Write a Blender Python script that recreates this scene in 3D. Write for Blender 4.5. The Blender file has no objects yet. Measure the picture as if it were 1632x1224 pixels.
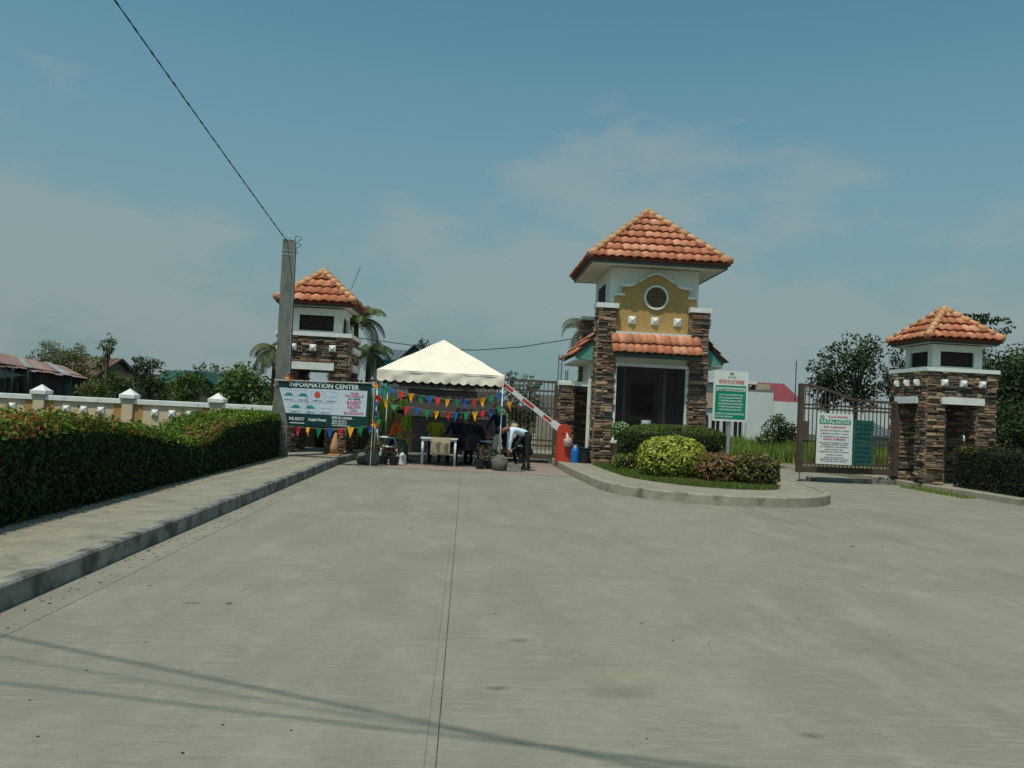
import bpy, math, random
import numpy as np
from mathutils import Vector, Matrix
random.seed(7); rng = np.random.default_rng(7)
C = bpy.context.scene.collection
PI = math.pi
R = math.radians

# ------------------------------------------------------------------ camera
F, CX, CY, EYE = 1330.0, 816.0, 612.0, 1.5
def _basis():
    yc = Vector((743-CX, -(651-CY), -F)); p2 = yc + Vector((1000, -48.9, 0))
    up = p2.cross(yc).normalized()
    if up.y < 0: up = -up
    y = yc.normalized(); x = y.cross(up)
    return Matrix((x, y, up))
RM = _basis()
cam = bpy.data.objects.new('camera', bpy.data.cameras.new('camera')); C.objects.link(cam)
cam.matrix_world = Matrix.Translation((0, 0, EYE)) @ RM.to_4x4()
cam.data.sensor_width = 36; cam.data.lens = F/1632*36
cam.data.clip_start = .05; cam.data.clip_end = 3000
bpy.context.scene.camera = cam
def at(px, py, Y):
    """point of the place seen at a photo pixel, Y metres down the road"""
    d = RM @ Vector((px-CX, -(py-CY), -F)); t = Y/d.y
    return Vector((d.x*t, Y, EYE+d.z*t))

# ------------------------------------------------------------------ light
SUN_EL, SUN_AZ = R(66), R(209)
sun_dir = Vector((math.sin(SUN_AZ)*math.cos(SUN_EL), math.cos(SUN_AZ)*math.cos(SUN_EL), math.sin(SUN_EL)))
sl = bpy.data.lights.new('sun', 'SUN'); sl.energy = 3.3; sl.angle = R(.55); sl.color = (1, .955, .84)
so = bpy.data.objects.new('sun', sl); C.objects.link(so); so.rotation_euler = (-sun_dir).to_track_quat('-Z', 'Y').to_euler()
so.location = sun_dir*60
w = bpy.data.worlds.new('World'); bpy.context.scene.world = w; w.use_nodes = True
nt = w.node_tree; N = nt.nodes; Lk = nt.links; N.clear()
def nd(t, **k):
    n = N.new(t)
    for a, b in k.items(): setattr(n, a, b)
    return n
sky = nd('ShaderNodeTexSky', sky_type='NISHITA', sun_disc=False, sun_elevation=SUN_EL, sun_rotation=SUN_AZ, air_density=1.0, dust_density=1.5, ozone_density=1.6)
tint = nd('ShaderNodeMix', data_type='RGBA', blend_type='MULTIPLY'); tint.inputs[0].default_value = 1
tint.inputs[7].default_value = (1.08, 1.70, 1.40, 1)
Lk.new(sky.outputs[0], tint.inputs[6])
geo = nd('ShaderNodeTexCoord'); sep = nd('ShaderNodeSeparateXYZ'); Lk.new(geo.outputs['Generated'], sep.inputs[0])
mp = nd('ShaderNodeMapping'); mp.inputs['Scale'].default_value = (1, 1, 2.4); mp.inputs['Location'].default_value = (3.1, .4, 1.3); Lk.new(geo.outputs['Generated'], mp.inputs[0])
cn = nd('ShaderNodeTexNoise'); cn.inputs['Scale'].default_value = 2.7; cn.inputs['Detail'].default_value = 7; cn.inputs['Roughness'].default_value = .58; Lk.new(mp.outputs[0], cn.inputs[0])
# cloud bank: noise pushed up towards the horizon, a soft haze under it
m1 = nd('ShaderNodeMapRange'); m1.inputs[1].default_value = .10; m1.inputs[2].default_value = .36; m1.inputs[3].default_value = .10; m1.inputs[4].default_value = -.12; Lk.new(sep.outputs[2], m1.inputs[0])
ad = nd('ShaderNodeMath', operation='ADD'); Lk.new(cn.outputs[0], ad.inputs[0]); Lk.new(m1.outputs[0], ad.inputs[1])
ax = nd('ShaderNodeMath', operation='MULTIPLY_ADD'); ax.inputs[1].default_value = .10; Lk.new(sep.outputs[0], ax.inputs[0]); Lk.new(ad.outputs[0], ax.inputs[2])
m2 = nd('ShaderNodeMapRange', interpolation_type='SMOOTHSTEP'); m2.inputs[1].default_value = .50; m2.inputs[2].default_value = .62; m2.inputs[3].default_value = 0; m2.inputs[4].default_value = .55; Lk.new(ax.outputs[0], m2.inputs[0])
mh = nd('ShaderNodeMapRange', interpolation_type='SMOOTHSTEP'); mh.inputs[1].default_value = .02; mh.inputs[2].default_value = .46; mh.inputs[3].default_value = .92; mh.inputs[4].default_value = 0; Lk.new(sep.outputs[2], mh.inputs[0])
cl = nd('ShaderNodeMix', data_type='RGBA'); cl.inputs[7].default_value = (4.25, 5.0, 5.1, 1)

hz = nd('ShaderNodeMix', data_type='RGBA'); hz.inputs[7].default_value = (2.72, 3.86, 4.15, 1)
Lk.new(mh.outputs[0], hz.inputs[0]); Lk.new(tint.outputs[2], hz.inputs[6]); Lk.new(m2.outputs[0], cl.inputs[0]); Lk.new(hz.outputs[2], cl.inputs[6])
bg = nd('ShaderNodeBackground'); bg.inputs[1].default_value = .072; Lk.new(cl.outputs[2], bg.inputs[0])
wo = nd('ShaderNodeOutputWorld'); Lk.new(bg.outputs[0], wo.inputs[0])
vs = bpy.context.scene.view_settings; vs.view_transform = 'Standard'; vs.look = 'None'; vs.exposure = 0; vs.gamma = 1
bpy.context.scene.cycles.max_bounces = 6

# ------------------------------------------------------------------ materials
def mat(name, c1, c2=None, scale=4, rough=.8, bump=0, bscale=30, rnd=0, metal=0, stretch=(1, 1, 1), ramp=(.35, .65), island=False, palette=None, spec=.3, coat=0, stain=None, coord='Object'):
    m = bpy.data.materials.new(name); m.use_nodes = True; t = m.node_tree; n = t.nodes; l = t.links
    b = n['Principled BSDF']; b.inputs['Roughness'].default_value = rough; b.inputs['Metallic'].default_value = metal
    b.inputs['Specular IOR Level'].default_value = spec
    if coat: b.inputs['Coat Weight'].default_value = coat
    tc = n.new('ShaderNodeTexCoord'); mpp = n.new('ShaderNodeMapping'); mpp.inputs['Scale'].default_value = stretch; l.new(tc.outputs[coord], mpp.inputs[0])
    src = None
    if palette or rnd:
        if island: g = n.new('ShaderNodeNewGeometry'); rv = g.outputs['Random Per Island']
        else: g = n.new('ShaderNodeObjectInfo'); rv = g.outputs['Random']
    no = n.new('ShaderNodeTexNoise'); no.inputs['Scale'].default_value = scale; no.inputs['Detail'].default_value = 8; no.inputs['Roughness'].default_value = .62; l.new(mpp.outputs[0], no.inputs[0])
    mr = n.new('ShaderNodeMapRange'); mr.inputs[1].default_value = ramp[0]; mr.inputs[2].default_value = ramp[1]; l.new(no.outputs[0], mr.inputs[0])
    mx = n.new('ShaderNodeMix'); mx.data_type = 'RGBA'; l.new(mr.outputs[0], mx.inputs[0])
    mx.inputs[6].default_value = (*c1, 1); mx.inputs[7].default_value = (*(c2 or [v*.8 for v in c1]), 1)
    if palette:
        cr = n.new('ShaderNodeValToRGB'); cr.color_ramp.interpolation = 'CONSTANT'; e = cr.color_ramp.elements
        while len(e) < len(palette): e.new(.5)
        for i, p in enumerate(palette): e[i].position = i/len(palette); e[i].color = (*p, 1)
        l.new(rv, cr.inputs[0]); l.new(cr.outputs[0], mx.inputs[6])
        dk = n.new('ShaderNodeMix'); dk.data_type = 'RGBA'; dk.blend_type = 'MULTIPLY'; dk.inputs[0].default_value = 1; l.new(cr.outputs[0], dk.inputs[6]); dk.inputs[7].default_value = (*(c2 or (.5, .5, .5)), 1); l.new(dk.outputs[2], mx.inputs[7])
    out = mx.outputs[2]
    if stain:
        n2 = n.new('ShaderNodeTexNoise'); n2.inputs['Scale'].default_value = stain[1]; n2.inputs['Detail'].default_value = 5; l.new(tc.outputs[coord], n2.inputs[0])
        r2 = n.new('ShaderNodeMapRange'); r2.inputs[1].default_value = stain[2]; r2.inputs[2].default_value = stain[2]+.16; r2.inputs[4].default_value = stain[3]; l.new(n2.outputs[0], r2.inputs[0])
        x2 = n.new('ShaderNodeMix'); x2.data_type = 'RGBA'; l.new(r2.outputs[0], x2.inputs[0]); l.new(out, x2.inputs[6]); x2.inputs[7].default_value = (*stain[0], 1); out = x2.outputs[2]
    if rnd:
        h = n.new('ShaderNodeHueSaturation'); a = n.new('ShaderNodeMapRange'); a.inputs[3].default_value = 1-rnd; a.inputs[4].default_value = 1+rnd; l.new(rv, a.inputs[0]); l.new(a.outputs[0], h.inputs['Value']); l.new(out, h.inputs['Color']); out = h.outputs[0]
    l.new(out, b.inputs['Base Color'])
    if bump:
        nb = n.new('ShaderNodeTexNoise'); nb.inputs['Scale'].default_value = bscale; nb.inputs['Detail'].default_value = 6; l.new(mpp.outputs[0], nb.inputs[0])
        bp = n.new('ShaderNodeBump'); bp.inputs['Strength'].default_value = bump; bp.inputs['Distance'].default_value = .02; l.new(nb.outputs[0], bp.inputs['Height']); l.new(bp.outputs[0], b.inputs['Normal'])
    return m

def road_material():
    """weathered broom-finished concrete, world-sized"""
    m = bpy.data.materials.new('road_concrete'); m.use_nodes = True; t = m.node_tree; n = t.nodes; l = t.links; b = n['Principled BSDF']
    b.inputs['Roughness'].default_value = .78; b.inputs['Specular IOR Level'].default_value = .25
    tc = n.new('ShaderNodeTexCoord')
    def noise(scale, det=6, st=(1, 1, 1), ro=.6):
        mp = n.new('ShaderNodeMapping'); mp.inputs['Scale'].default_value = st; l.new(tc.outputs['Object'], mp.inputs[0])
        x = n.new('ShaderNodeTexNoise'); x.inputs['Scale'].default_value = scale; x.inputs['Detail'].default_value = det; x.inputs['Roughness'].default_value = ro; l.new(mp.outputs[0], x.inputs[0]); return x.outputs[0]
    def rng_(s, a, b_, c, d):
        r = n.new('ShaderNodeMapRange'); r.interpolation_type = 'SMOOTHSTEP'; r.inputs[1].default_value = a; r.inputs[2].default_value = b_; r.inputs[3].default_value = c; r.inputs[4].default_value = d; l.new(s, r.inputs[0]); return r.outputs[0]
    def mix(f, a, c2, bl='MIX'):
        x = n.new('ShaderNodeMix'); x.data_type = 'RGBA'; x.blend_type = bl; l.new(f, x.inputs[0]) if not isinstance(f, float) else setattr(x.inputs[0], 'default_value', f)
        for i, v in ((6, a), (7, c2)):
            if isinstance(v, tuple): x.inputs[i].default_value = (*v, 1)
            else: l.new(v, x.inputs[i])
        return x.outputs[2]
    c = mix(rng_(noise(.55, 5), .35, .65, 0, 1), (.205, .196, .155), (.172, .167, .136))
    c = mix(rng_(noise(2.2, 8, (1, .45, 1), .7), .45, .70, 0, .55), c, (.285, .272, .215))       # pale dusty scuffs
    c = mix(rng_(noise(5.5, 8, (.5, 1.6, 1), .75), .50, .74, 0, .55), c, (.128, .118, .10))     # darker dirt
    c = mix(rng_(noise(.9, 3), .62, .75, 0, .35), c, (.215, .165, .115))                           # reddish dust
    c = mix(rng_(noise(9, 7, (.30, 2.6, 1), .78), .48, .66, 0, .50), c, (.30, .287, .228))          # pale scuff streaks
    c = mix(rng_(noise(14, 7, (.35, 2.2, 1), .8), .52, .68, 0, .45), c, (.125, .118, .10))
    c = mix(rng_(noise(40, 6, (.35, 2.4, 1), .8), .35, .8, 0, .45), c, (.36, .33, .26))              # broom lines
    c = mix(rng_(noise(160, 2), .60, .80, 0, .5), c, (.10, .10, .09))                            # pits
    c = mix(rng_(noise(1.1, 4, (1.6, .10, 1)), .52, .75, 0, .28), c, (.125, .12, .10))           # tyre wear along the lanes
    c = mix(rng_(noise(.22, 3), .48, .60, 0, .12), c, (.165, .152, .122))
    vo = n.new('ShaderNodeTexVoronoi'); vo.feature = 'DISTANCE_TO_EDGE'; vo.inputs['Scale'].default_value = .30; wv = n.new('ShaderNodeVectorMath'); wv.operation = 'MULTIPLY_ADD'
    nn_ = n.new('ShaderNodeTexNoise'); nn_.inputs['Scale'].default_value = 3; l.new(tc.outputs['Object'], nn_.inputs[0]); l.new(nn_.outputs[1], wv.inputs[0]); wv.inputs[1].default_value = (.5, .5, 0); l.new(tc.outputs['Object'], wv.inputs[2]); l.new(wv.outputs[0], vo.inputs['Vector'])
    ck = n.new('ShaderNodeMath'); ck.operation = 'MULTIPLY'; l.new(rng_(vo.outputs['Distance'], .0006, .0016, .5, 0), ck.inputs[0]); l.new(rng_(noise(.35, 2), .52, .58, 0, 1), ck.inputs[1])
    c = mix(ck.outputs[0], c, (.07, .065, .05))                                                    # hairline cracks
    # oil patch and old yellow paint smear
    def blob(x, y, rx, ry):
        mp = n.new('ShaderNodeMapping'); mp.vector_type = 'POINT'; mp.inputs['Location'].default_value = (-x/rx, -y/ry, 0); mp.inputs['Scale'].default_value = (1/rx, 1/ry, 0); l.new(tc.outputs['Object'], mp.inputs[0])
        ln = n.new('ShaderNodeVectorMath'); ln.operation = 'LENGTH'; l.new(mp.outputs[0], ln.inputs[0])
        a = n.new('ShaderNodeMath'); a.operation = 'MULTIPLY_ADD'; l.new(noise(9, 6, ro=.8), a.inputs[0]); a.inputs[1].default_value = 1.6; l.new(ln.outputs['Value'], a.inputs[2]); return a.outputs[0]
    c = mix(rng_(blob(.90, 4.55, .34, .20), .8, 1.7, .55, 0), c, (.12, .118, .10))
    c = mix(rng_(blob(1.0, 4.84, .34, .14), .6, 1.9, .6, 0), c, (.27, .235, .13))
    for bx, by in ((.42, 5.5), (.24, 4.55), (-1.9, 6.2), (1.75, 4.0)):
        c = mix(rng_(blob(bx, by, .12, .07), .7, 1.6, .8, 0), c, (.10, .085, .065))
    l.new(c, b.inputs['Base Color'])
    bp = n.new('ShaderNodeBump'); bp.inputs['Strength'].default_value = .35; bp.inputs['Distance'].default_value = .006
    a = n.new('ShaderNodeMath'); a.operation = 'ADD'; l.new(noise(60, 4, (.3, 2.5, 1)), a.inputs[0]); l.new(noise(18, 8, ro=.75), a.inputs[1]); l.new(a.outputs[0], bp.inputs['Height']); l.new(bp.outputs[0], b.inputs['Normal'])
    return m

def leaf_material(name, trans=.3, rough=.55):
    m = bpy.data.materials.new(name); m.use_nodes = True; t = m.node_tree; n = t.nodes; l = t.links; b = n['Principled BSDF']
    b.inputs['Roughness'].default_value = rough; b.inputs['Specular IOR Level'].default_value = .25
    a = n.new('ShaderNodeAttribute'); a.attribute_name = 'Col'; l.new(a.outputs['Color'], b.inputs['Base Color'])
    tr = n.new('ShaderNodeBsdfTranslucent'); h = n.new('ShaderNodeHueSaturation'); h.inputs['Value'].default_value = 1.5; h.inputs['Hue'].default_value = .49; l.new(a.outputs['Color'], h.inputs['Color']); l.new(h.outputs[0], tr.inputs[0])
    mx = n.new('ShaderNodeMixShader'); mx.inputs[0].default_value = trans; l.new(b.outputs[0], mx.inputs[1]); l.new(tr.outputs[0], mx.inputs[2]); l.new(mx.outputs[0], n['Material Output'].inputs[0])
    return m

STONE = [(.36, .23, .14), (.22, .14, .10), (.42, .27, .16), (.14, .105, .09), (.30, .21, .15), (.47, .33, .21), (.20, .165, .14), (.33, .18, .115), (.11, .09, .08), (.38, .28, .20)]
TILE = [(.58, .20, .10), (.50, .165, .08), (.64, .25, .13), (.55, .21, .12), (.46, .15, .08), (.62, .28, .17)]
M = dict(
    road=road_material(),
    kerb2=mat('clean_kerb', (.32, .285, .215), (.235, .215, .17), 5, .85, .4, 40, stain=((.10, .09, .07), 3.2, .55, .75)),
    kerb=mat('kerb_concrete', (.27, .27, .24), (.16, .16, .14), 7, .85, .5, 40, stain=((.06, .06, .045), 3.6, .47, .8)),
    walk=mat('walk_concrete', (.285, .258, .195), (.205, .188, .148), 3, .85, .3, 50, stain=((.13, .135, .10), 4, .55, .6)),
    brick_apron=mat('apron_concrete', (.27, .19, .16), (.22, .19, .165), 2.2, .85, .3, 50),
    soil=mat('soil', (.10, .085, .06), (.06, .06, .035), 3, .95, .5, 20, coord='Object'),
    ground=mat('ground_cover', (.075, .09, .035), (.12, .11, .06), .25, .95, .4, 8),
    stone=mat('ledge_stone', (.2, .16, .12), (.50, .50, .52), 14, .85, .7, 45, rnd=.18, palette=STONE),
    stone_i=mat('ledge_stone_joined', (.2, .16, .12), (.50, .50, .52), 14, .85, .7, 45, rnd=.18, palette=STONE, island=True),
    mortar=mat('dark_mortar', (.045, .04, .036), None, 20, .95, .5),
    tile=mat('clay_tile', (.5, .17, .09), (.68, .60, .54), 9, .68, .3, 60, rnd=.20, palette=TILE, stain=((.30, .22, .12), 3.2, .54, .6)),
    tile_i=mat('clay_tile_joined', (.5, .17, .09), (.72, .66, .60), 6, .68, .3, 60, rnd=.10, palette=TILE, island=True),
    hip=mat('hip_tile_clay', (.50, .24, .13), (.46, .34, .15), 9, .8, .5, 30, rnd=.12, ramp=(.48, .66)),
    eaveb=mat('eave_tile_ends', (.20, .055, .03), (.13, .04, .025), 9, .8, .4, 20),
    fascia=mat('fascia_paint', (.075, .105, .095), (.055, .08, .075), 6, .6),
    soffit=mat('soffit_paint', (.66, .64, .54), (.58, .57, .49), 5, .8),
    wallw=mat('pale_wall_paint', (.66, .69, .61), (.54, .56, .49), 4, .85, .15, 40, stretch=(2, 2, .6), ramp=(.5, .95), stain=((.42, .44, .37), 1.6, .58, .4)),
    plaque=mat('mustard_stucco', (.46, .29, .115), (.38, .24, .09), 9, .9, .4, 90),
    white=mat('white_trim', (.70, .72, .70), (.60, .62, .59), 5, .7, .1, 30, stain=((.45, .46, .42), 5, .6, .5)),
    glass=mat('dark_glass', (.012, .013, .014), (.02, .02, .02), 2, .08, spec=.6),
    dark=mat('dark_interior', (.02, .018, .016), None, 3, .8),
    louver=mat('brown_louver', (.16, .115, .06), (.12, .085, .045), 6, .7),
    slatd=mat('dark_slat', (.05, .032, .028), None, 6, .7),
    interior=mat('interior_wall', (.42, .34, .29), (.34, .27, .23), 3, .8),
    teal=mat('teal_beam', (.12, .30, .25), (.09, .24, .2), 5, .7),
    beige=mat('beige_wall', (.60, .47, .33), (.54, .42, .295), 3, .9, .25, 60, stain=((.36, .30, .22), 2.5, .6, .45)),
    ochre=mat('ochre_panel', (.42, .25, .09), (.35, .2, .075), 5, .9, .2, 60),
    steel=mat('brown_steel', (.085, .058, .048), (.06, .045, .04), 8, .55, .2, 40, spec=.4, stain=((.13, .06, .035), 6, .6, .6)),
    steel2=mat('faded_steel', (.095, .068, .05), (.065, .048, .038), 8, .6, .2, 40, stain=((.16, .08, .045), 6, .58, .6)),
    pole=mat('pole_concrete', (.20, .21, .185), (.12, .13, .115), 6, .9, .4, 40, stretch=(1, 1, .25), stain=((.07, .075, .065), 3, .5, .6)),
    galv=mat('galvanised', (.42, .44, .45), (.32, .34, .35), 8, .45, metal=.6),
    wire=mat('wire', (.025, .028, .03), None, 8, .6),
    canvas=mat('tent_canvas', (.82, .73, .62), (.74, .66, .55), 2.5, .8, .25, 12, stain=((.60, .57, .47), 2, .58, .35)),
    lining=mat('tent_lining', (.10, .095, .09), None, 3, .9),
    plastic=mat('white_plastic', (.62, .68, .68), (.55, .6, .6), 5, .45),
    red=mat('red_paint', (.50, .055, .028), (.42, .045, .025), 4, .5, .1, 20),
    stripew=mat('white_stripe', (.65, .68, .68), None, 5, .5),
    stripe=mat('red_stripe', (.50, .05, .035), None, 5, .5),
    blue=mat('blue_plastic', (.02, .14, .42), (.015, .11, .35), 5, .35),
    black=mat('black_plastic', (.02, .022, .03), None, 5, .5),
    f_red=mat('flag_red', (.55, .03, .04), None, 8, .4), f_yel=mat('flag_yellow', (.75, .36, .01), None, 8, .4),
    f_grn=mat('flag_green', (.01, .17, .075), None, 8, .4), f_blu=mat('flag_blue', (.01, .10, .36), None, 8, .4),
    foil=mat('gold_foil', (.9, .42, .06), (.8, .2, .03), 9, .18, metal=.7),
    string=mat('string', (.5, .48, .42), None, 5, .8),
    bgreen=mat('banner_green', (.006, .034, .034), (.008, .045, .042), 4, .45), bwhite=mat('banner_white', (.56, .62, .70), (.50, .56, .66), 3, .45, .2, 8),
    ink_w=mat('ink_white', (.7, .74, .76), None, 5, .6), ink_p=mat('ink_pink', (.55, .05, .16), None, 5, .6), ink_n=mat('ink_navy', (.06, .09, .16), None, 5, .6),
    ink_t=mat('ink_teal', (.03, .26, .25), None, 5, .6), ink_l=mat('ink_line', (.30, .34, .45), None, 5, .6), ink_r=mat('ink_red', (.62, .08, .05), None, 5, .6),
    sgreen=mat('sign_green', (.0, .23, .12), (.0, .20, .105), 4, .4), swhite=mat('sign_white', (.66, .68, .66), (.58, .6, .58), 4, .45),
    dkgreen=mat('faded_green_sheet', (.01, .06, .05), (.03, .11, .10), 7, .5, .4, 14),
    cloth=mat('tan_cloth', (.34, .28, .19), (.29, .235, .16), 60, .9), tarp=mat('grey_tarpaulin', (.11, .10, .10), (.08, .075, .075), 3, .6, .3, 6), tarp_shade=mat('dark_tarp_and_shade', (.015, .02, .022), None, 3, .6),
    ink_d=mat('ink_dark', (.03, .03, .03), None, 4, .7),
    cone=mat('faded_tan_plastic', (.50, .26, .13), (.42, .22, .12), 7, .7), rock=mat('boulder', (.16, .155, .125), (.08, .085, .07), 6, .95, .8, 18),
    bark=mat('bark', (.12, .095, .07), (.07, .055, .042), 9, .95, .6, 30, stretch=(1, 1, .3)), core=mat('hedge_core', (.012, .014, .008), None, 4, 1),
    rust=mat('rusty_corrugated', (.19, .085, .06), (.24, .18, .165), 1.2, .7, .2, 20, stain=((.30, .26, .25), 1.6, .55, .7)), zinc=mat('zinc_sheet', (.27, .29, .30), (.2, .19, .19), 3, .5, .1, 20),
    wood=mat('weathered_wood', (.10, .085, .075), (.06, .055, .05), 6, .9, .3, 20, stretch=(3, 3, .4)), tealb=mat('teal_board', (.10, .16, .16), (.07, .11, .11), 5, .8),
    redroof=mat('red_roof', (.21, .045, .05), (.17, .038, .045), 3, .6), redold=mat('old_red_roof', (.17, .08, .07), (.11, .065, .05), 1.5, .8, stain=((.06, .07, .03), 1.4, .46, .85)),
    greenroof=mat('green_roof', (.02, .10, .075), (.015, .07, .055), 2, .7, stain=((.07, .06, .04), 1.5, .52, .7)), greyroof=mat('grey_blue_roof', (.10, .13, .15), (.08, .11, .13), 3, .6), tq=mat('turquoise_wall', (.02, .35, .42), None, 3, .8),
    orange=mat('orange_wall', (.45, .17, .03), (.4, .15, .03), 3, .8), housew=mat('house_white', (.58, .62, .60), (.52, .56, .55), 1.2, .9, .1, 20, stain=((.44, .46, .44), .8, .58, .5)),
    houseb=mat('house_beige', (.42, .33, .24), (.36, .29, .21), 2, .9), block=mat('bare_block_wall', (.20, .20, .18), (.14, .14, .13), 3, .95, .3),
    skin=mat('skin', (.23, .11, .065), (.20, .095, .055), 8, .6), hair=mat('hair', (.012, .01, .009), None, 30, .6),
    s_org=mat('orange_shirt', (.55, .10, .025), (.45, .08, .02), 6, .9), s_yel=mat('yellow_shirt', (.42, .36, .03), (.33, .3, .03), 6, .9), s_blk=mat('black_shirt', (.016, .017, .02), None, 6, .9),
    s_wht=mat('light_blue_shirt', (.60, .68, .80), (.54, .61, .75), 6, .9, .5, 12), jean=mat('blue_jeans', (.02, .075, .12), (.015, .055, .09), 12, .9), slack=mat('dark_slacks', (.02, .019, .02), None, 12, .9),
    cap_p=mat('peach_cap', (.55, .32, .22), None, 8, .9), cap_t=mat('tan_cap', (.42, .33, .19), None, 8, .9), s_navy=mat('navy_shirt', (.02, .04, .09), None, 6, .9), shoe=mat('shoe', (.03, .025, .022), None, 8, .7),
    bag=mat('clear_bag', (.5, .42, .42), (.42, .2, .2), 18, .35), card=mat('brown_basket', (.13, .085, .05), (.08, .05, .035), 30, .9), concb=mat('rough_block', (.22, .22, .19), (.13, .13, .11), 9, .95, .6, 30),
    leaf=leaf_material('leaf'), leafd=leaf_material('leaf_dull', .18, .7), palmleaf=leaf_material('palm_leaf', .25, .5))

# ------------------------------------------------------------------ mesh builder
class MB:
    def __init__(s): s.v = []; s.f = []; s.m = []
    def add(s, vs, fs, m=0):
        o = len(s.v); s.v += [tuple(x) for x in vs]; s.f += [tuple(i+o for i in f) for f in fs]; s.m += [m]*len(fs); return s
    def box(s, x0, x1, y0, y1, z0, z1, m=0, j=0):
        v = [(x0, y0, z0), (x1, y0, z0), (x1, y1, z0), (x0, y1, z0), (x0, y0, z1), (x1, y0, z1), (x1, y1, z1), (x0, y1, z1)]
        if j: v = [tuple(c+random.uniform(-j, j) for c in p) for p in v]
        return s.add(v, [(0, 3, 2, 1), (4, 5, 6, 7), (0, 1, 5, 4), (1, 2, 6, 5), (2, 3, 7, 6), (3, 0, 4, 7)], m)
    def bbox(s, x0, x1, y0, y1, z0, z1, b=.01, m=0):
        """box with chamfered vertical and top edges"""
        lo = [(x0+b, y0), (x1-b, y0), (x1, y0+b), (x1, y1-b), (x1-b, y1), (x0+b, y1), (x0, y1-b), (x0, y0+b)]
        hi = [(x0+2*b, y0+b), (x1-2*b, y0+b), (x1-b, y0+2*b), (x1-b, y1-2*b), (x1-2*b, y1-b), (x0+2*b, y1-b), (x0+b, y1-2*b), (x0+b, y0+2*b)]
        v = [(x, y, z0) for x, y in lo]+[(x, y, z1-b) for x, y in lo]+[(x, y, z1) for x, y in hi]
        f = [tuple(range(7, -1, -1)), tuple(range(16, 24))]
        for k in (0, 8):
            f += [(k+i, k+(i+1) % 8, k+8+(i+1) % 8, k+8+i) for i in range(8)]
        return s.add(v, f, m)
    def pyr(s, cx, cy, h, z0, z1, m=0):
        return s.add([(cx-h, cy-h, z0), (cx+h, cy-h, z0), (cx+h, cy+h, z0), (cx-h, cy+h, z0), (cx, cy, z1)], [(3, 2, 1, 0), (0, 1, 4), (1, 2, 4), (2, 3, 4), (3, 0, 4)], m)
    def tube(s, pts, r, n=8, m=0, cap=True):
        pts = [Vector(p) for p in pts]; rs = r if isinstance(r, (list, tuple)) else [r]*len(pts); vs = []; fs = []
        u = None
        for i, p in enumerate(pts):
            d = (pts[min(i+1, len(pts)-1)]-pts[max(i-1, 0)]).normalized()
            if u is None: u = d.orthogonal().normalized()
            u = (u-d*u.dot(d)).normalized(); w_ = d.cross(u)
            vs += [p+(u*math.cos(2*PI*k/n)+w_*math.sin(2*PI*k/n))*rs[i] for k in range(n)]
        for i in range(len(pts)-1):
            fs += [(i*n+k, i*n+(k+1) % n, (i+1)*n+(k+1) % n, (i+1)*n+k) for k in range(n)]
        if cap: fs += [tuple(range(n-1, -1, -1)), tuple((len(pts)-1)*n+k for k in range(n))]
        return s.add(vs, fs, m)
    def beam(s, p0, p1, w_, h, m=0, up=(0, 0, 1)):
        p0, p1 = Vector(p0), Vector(p1); d = (p1-p0).normalized(); a = d.cross(Vector(up)).normalized(); b = a.cross(d)
        vs = [p+a*x*w_/2+b*y*h/2 for p in (p0, p1) for x, y in ((-1, -1), (1, -1), (1, 1), (-1, 1))]
        return s.add(vs, [(0, 1, 2, 3), (7, 6, 5, 4), (0, 4, 5, 1), (1, 5, 6, 2), (2, 6, 7, 3), (3, 7, 4, 0)], m)
    def plate(s, poly, o, u, v, n, t, m=0):
        """extruded polygon: poly in (u,v), thickness t along n"""
        o, u, v, n = map(Vector, (o, u, v, n)); k = len(poly)
        a = [o+u*x+v*y for x, y in poly]; b = [p+n*t for p in a]
        return s.add(a+b, [tuple(range(k-1, -1, -1)), tuple(range(k, 2*k))]+[(i, (i+1) % k, k+(i+1) % k, k+i) for i in range(k)], m)
    def blob(s, c, r, m=0, j=.12, nu=10, nv=7):
        vs = [(0, 0, 1)]; fs = []
        for a in range(1, nv):
            for b in range(nu):
                t, p = PI*a/nv, 2*PI*b/nu; vs.append((math.sin(t)*math.cos(p), math.sin(t)*math.sin(p), math.cos(t)))
        vs.append((0, 0, -1))
        out = [tuple(c[i]+p[i]*r[i]*(1+random.uniform(-j, j)) for i in range(3)) for p in vs]
        for b in range(nu): fs.append((0, 1+b, 1+(b+1) % nu)); fs.append((len(vs)-1, 1+(nv-2)*nu+(b+1) % nu, 1+(nv-2)*nu+b))
        for a in range(nv-2):
            for b in range(nu): i = 1+a*nu; fs.append((i+b, i+nu+b, i+nu+(b+1) % nu, i+(b+1) % nu))
        return s.add(out, fs, m)
def wl(o):
    v = Vector((0, 0, 0))
    while o: v = v+o.location; o = o.parent
    return v
def link(o, parent=None, **pr):
    C.objects.link(o)
    if parent: o.parent = parent
    for k, v in pr.items():
        if v is not None: o[{'cat': 'category'}.get(k, k)] = v
    return o
def part(name, mb, m, parent=None, smooth=False, **pr):
    """mesh object; vertices given in world coordinates"""
    off = wl(parent) if parent else Vector((0, 0, 0))
    me = bpy.data.meshes.new(name); me.from_pydata([(x-off.x, y-off.y, z-off.z) for x, y, z in mb.v], [], mb.f)
    for mm in (m if isinstance(m, (list, tuple)) else [m]): me.materials.append(M[mm] if isinstance(mm, str) else mm)
    if any(mb.m): me.polygons.foreach_set('material_index', mb.m)
    if smooth: me.polygons.foreach_set('use_smooth', [True]*len(me.polygons))
    me.update(); return link(bpy.data.objects.new(name, me), parent, **pr)
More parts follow.
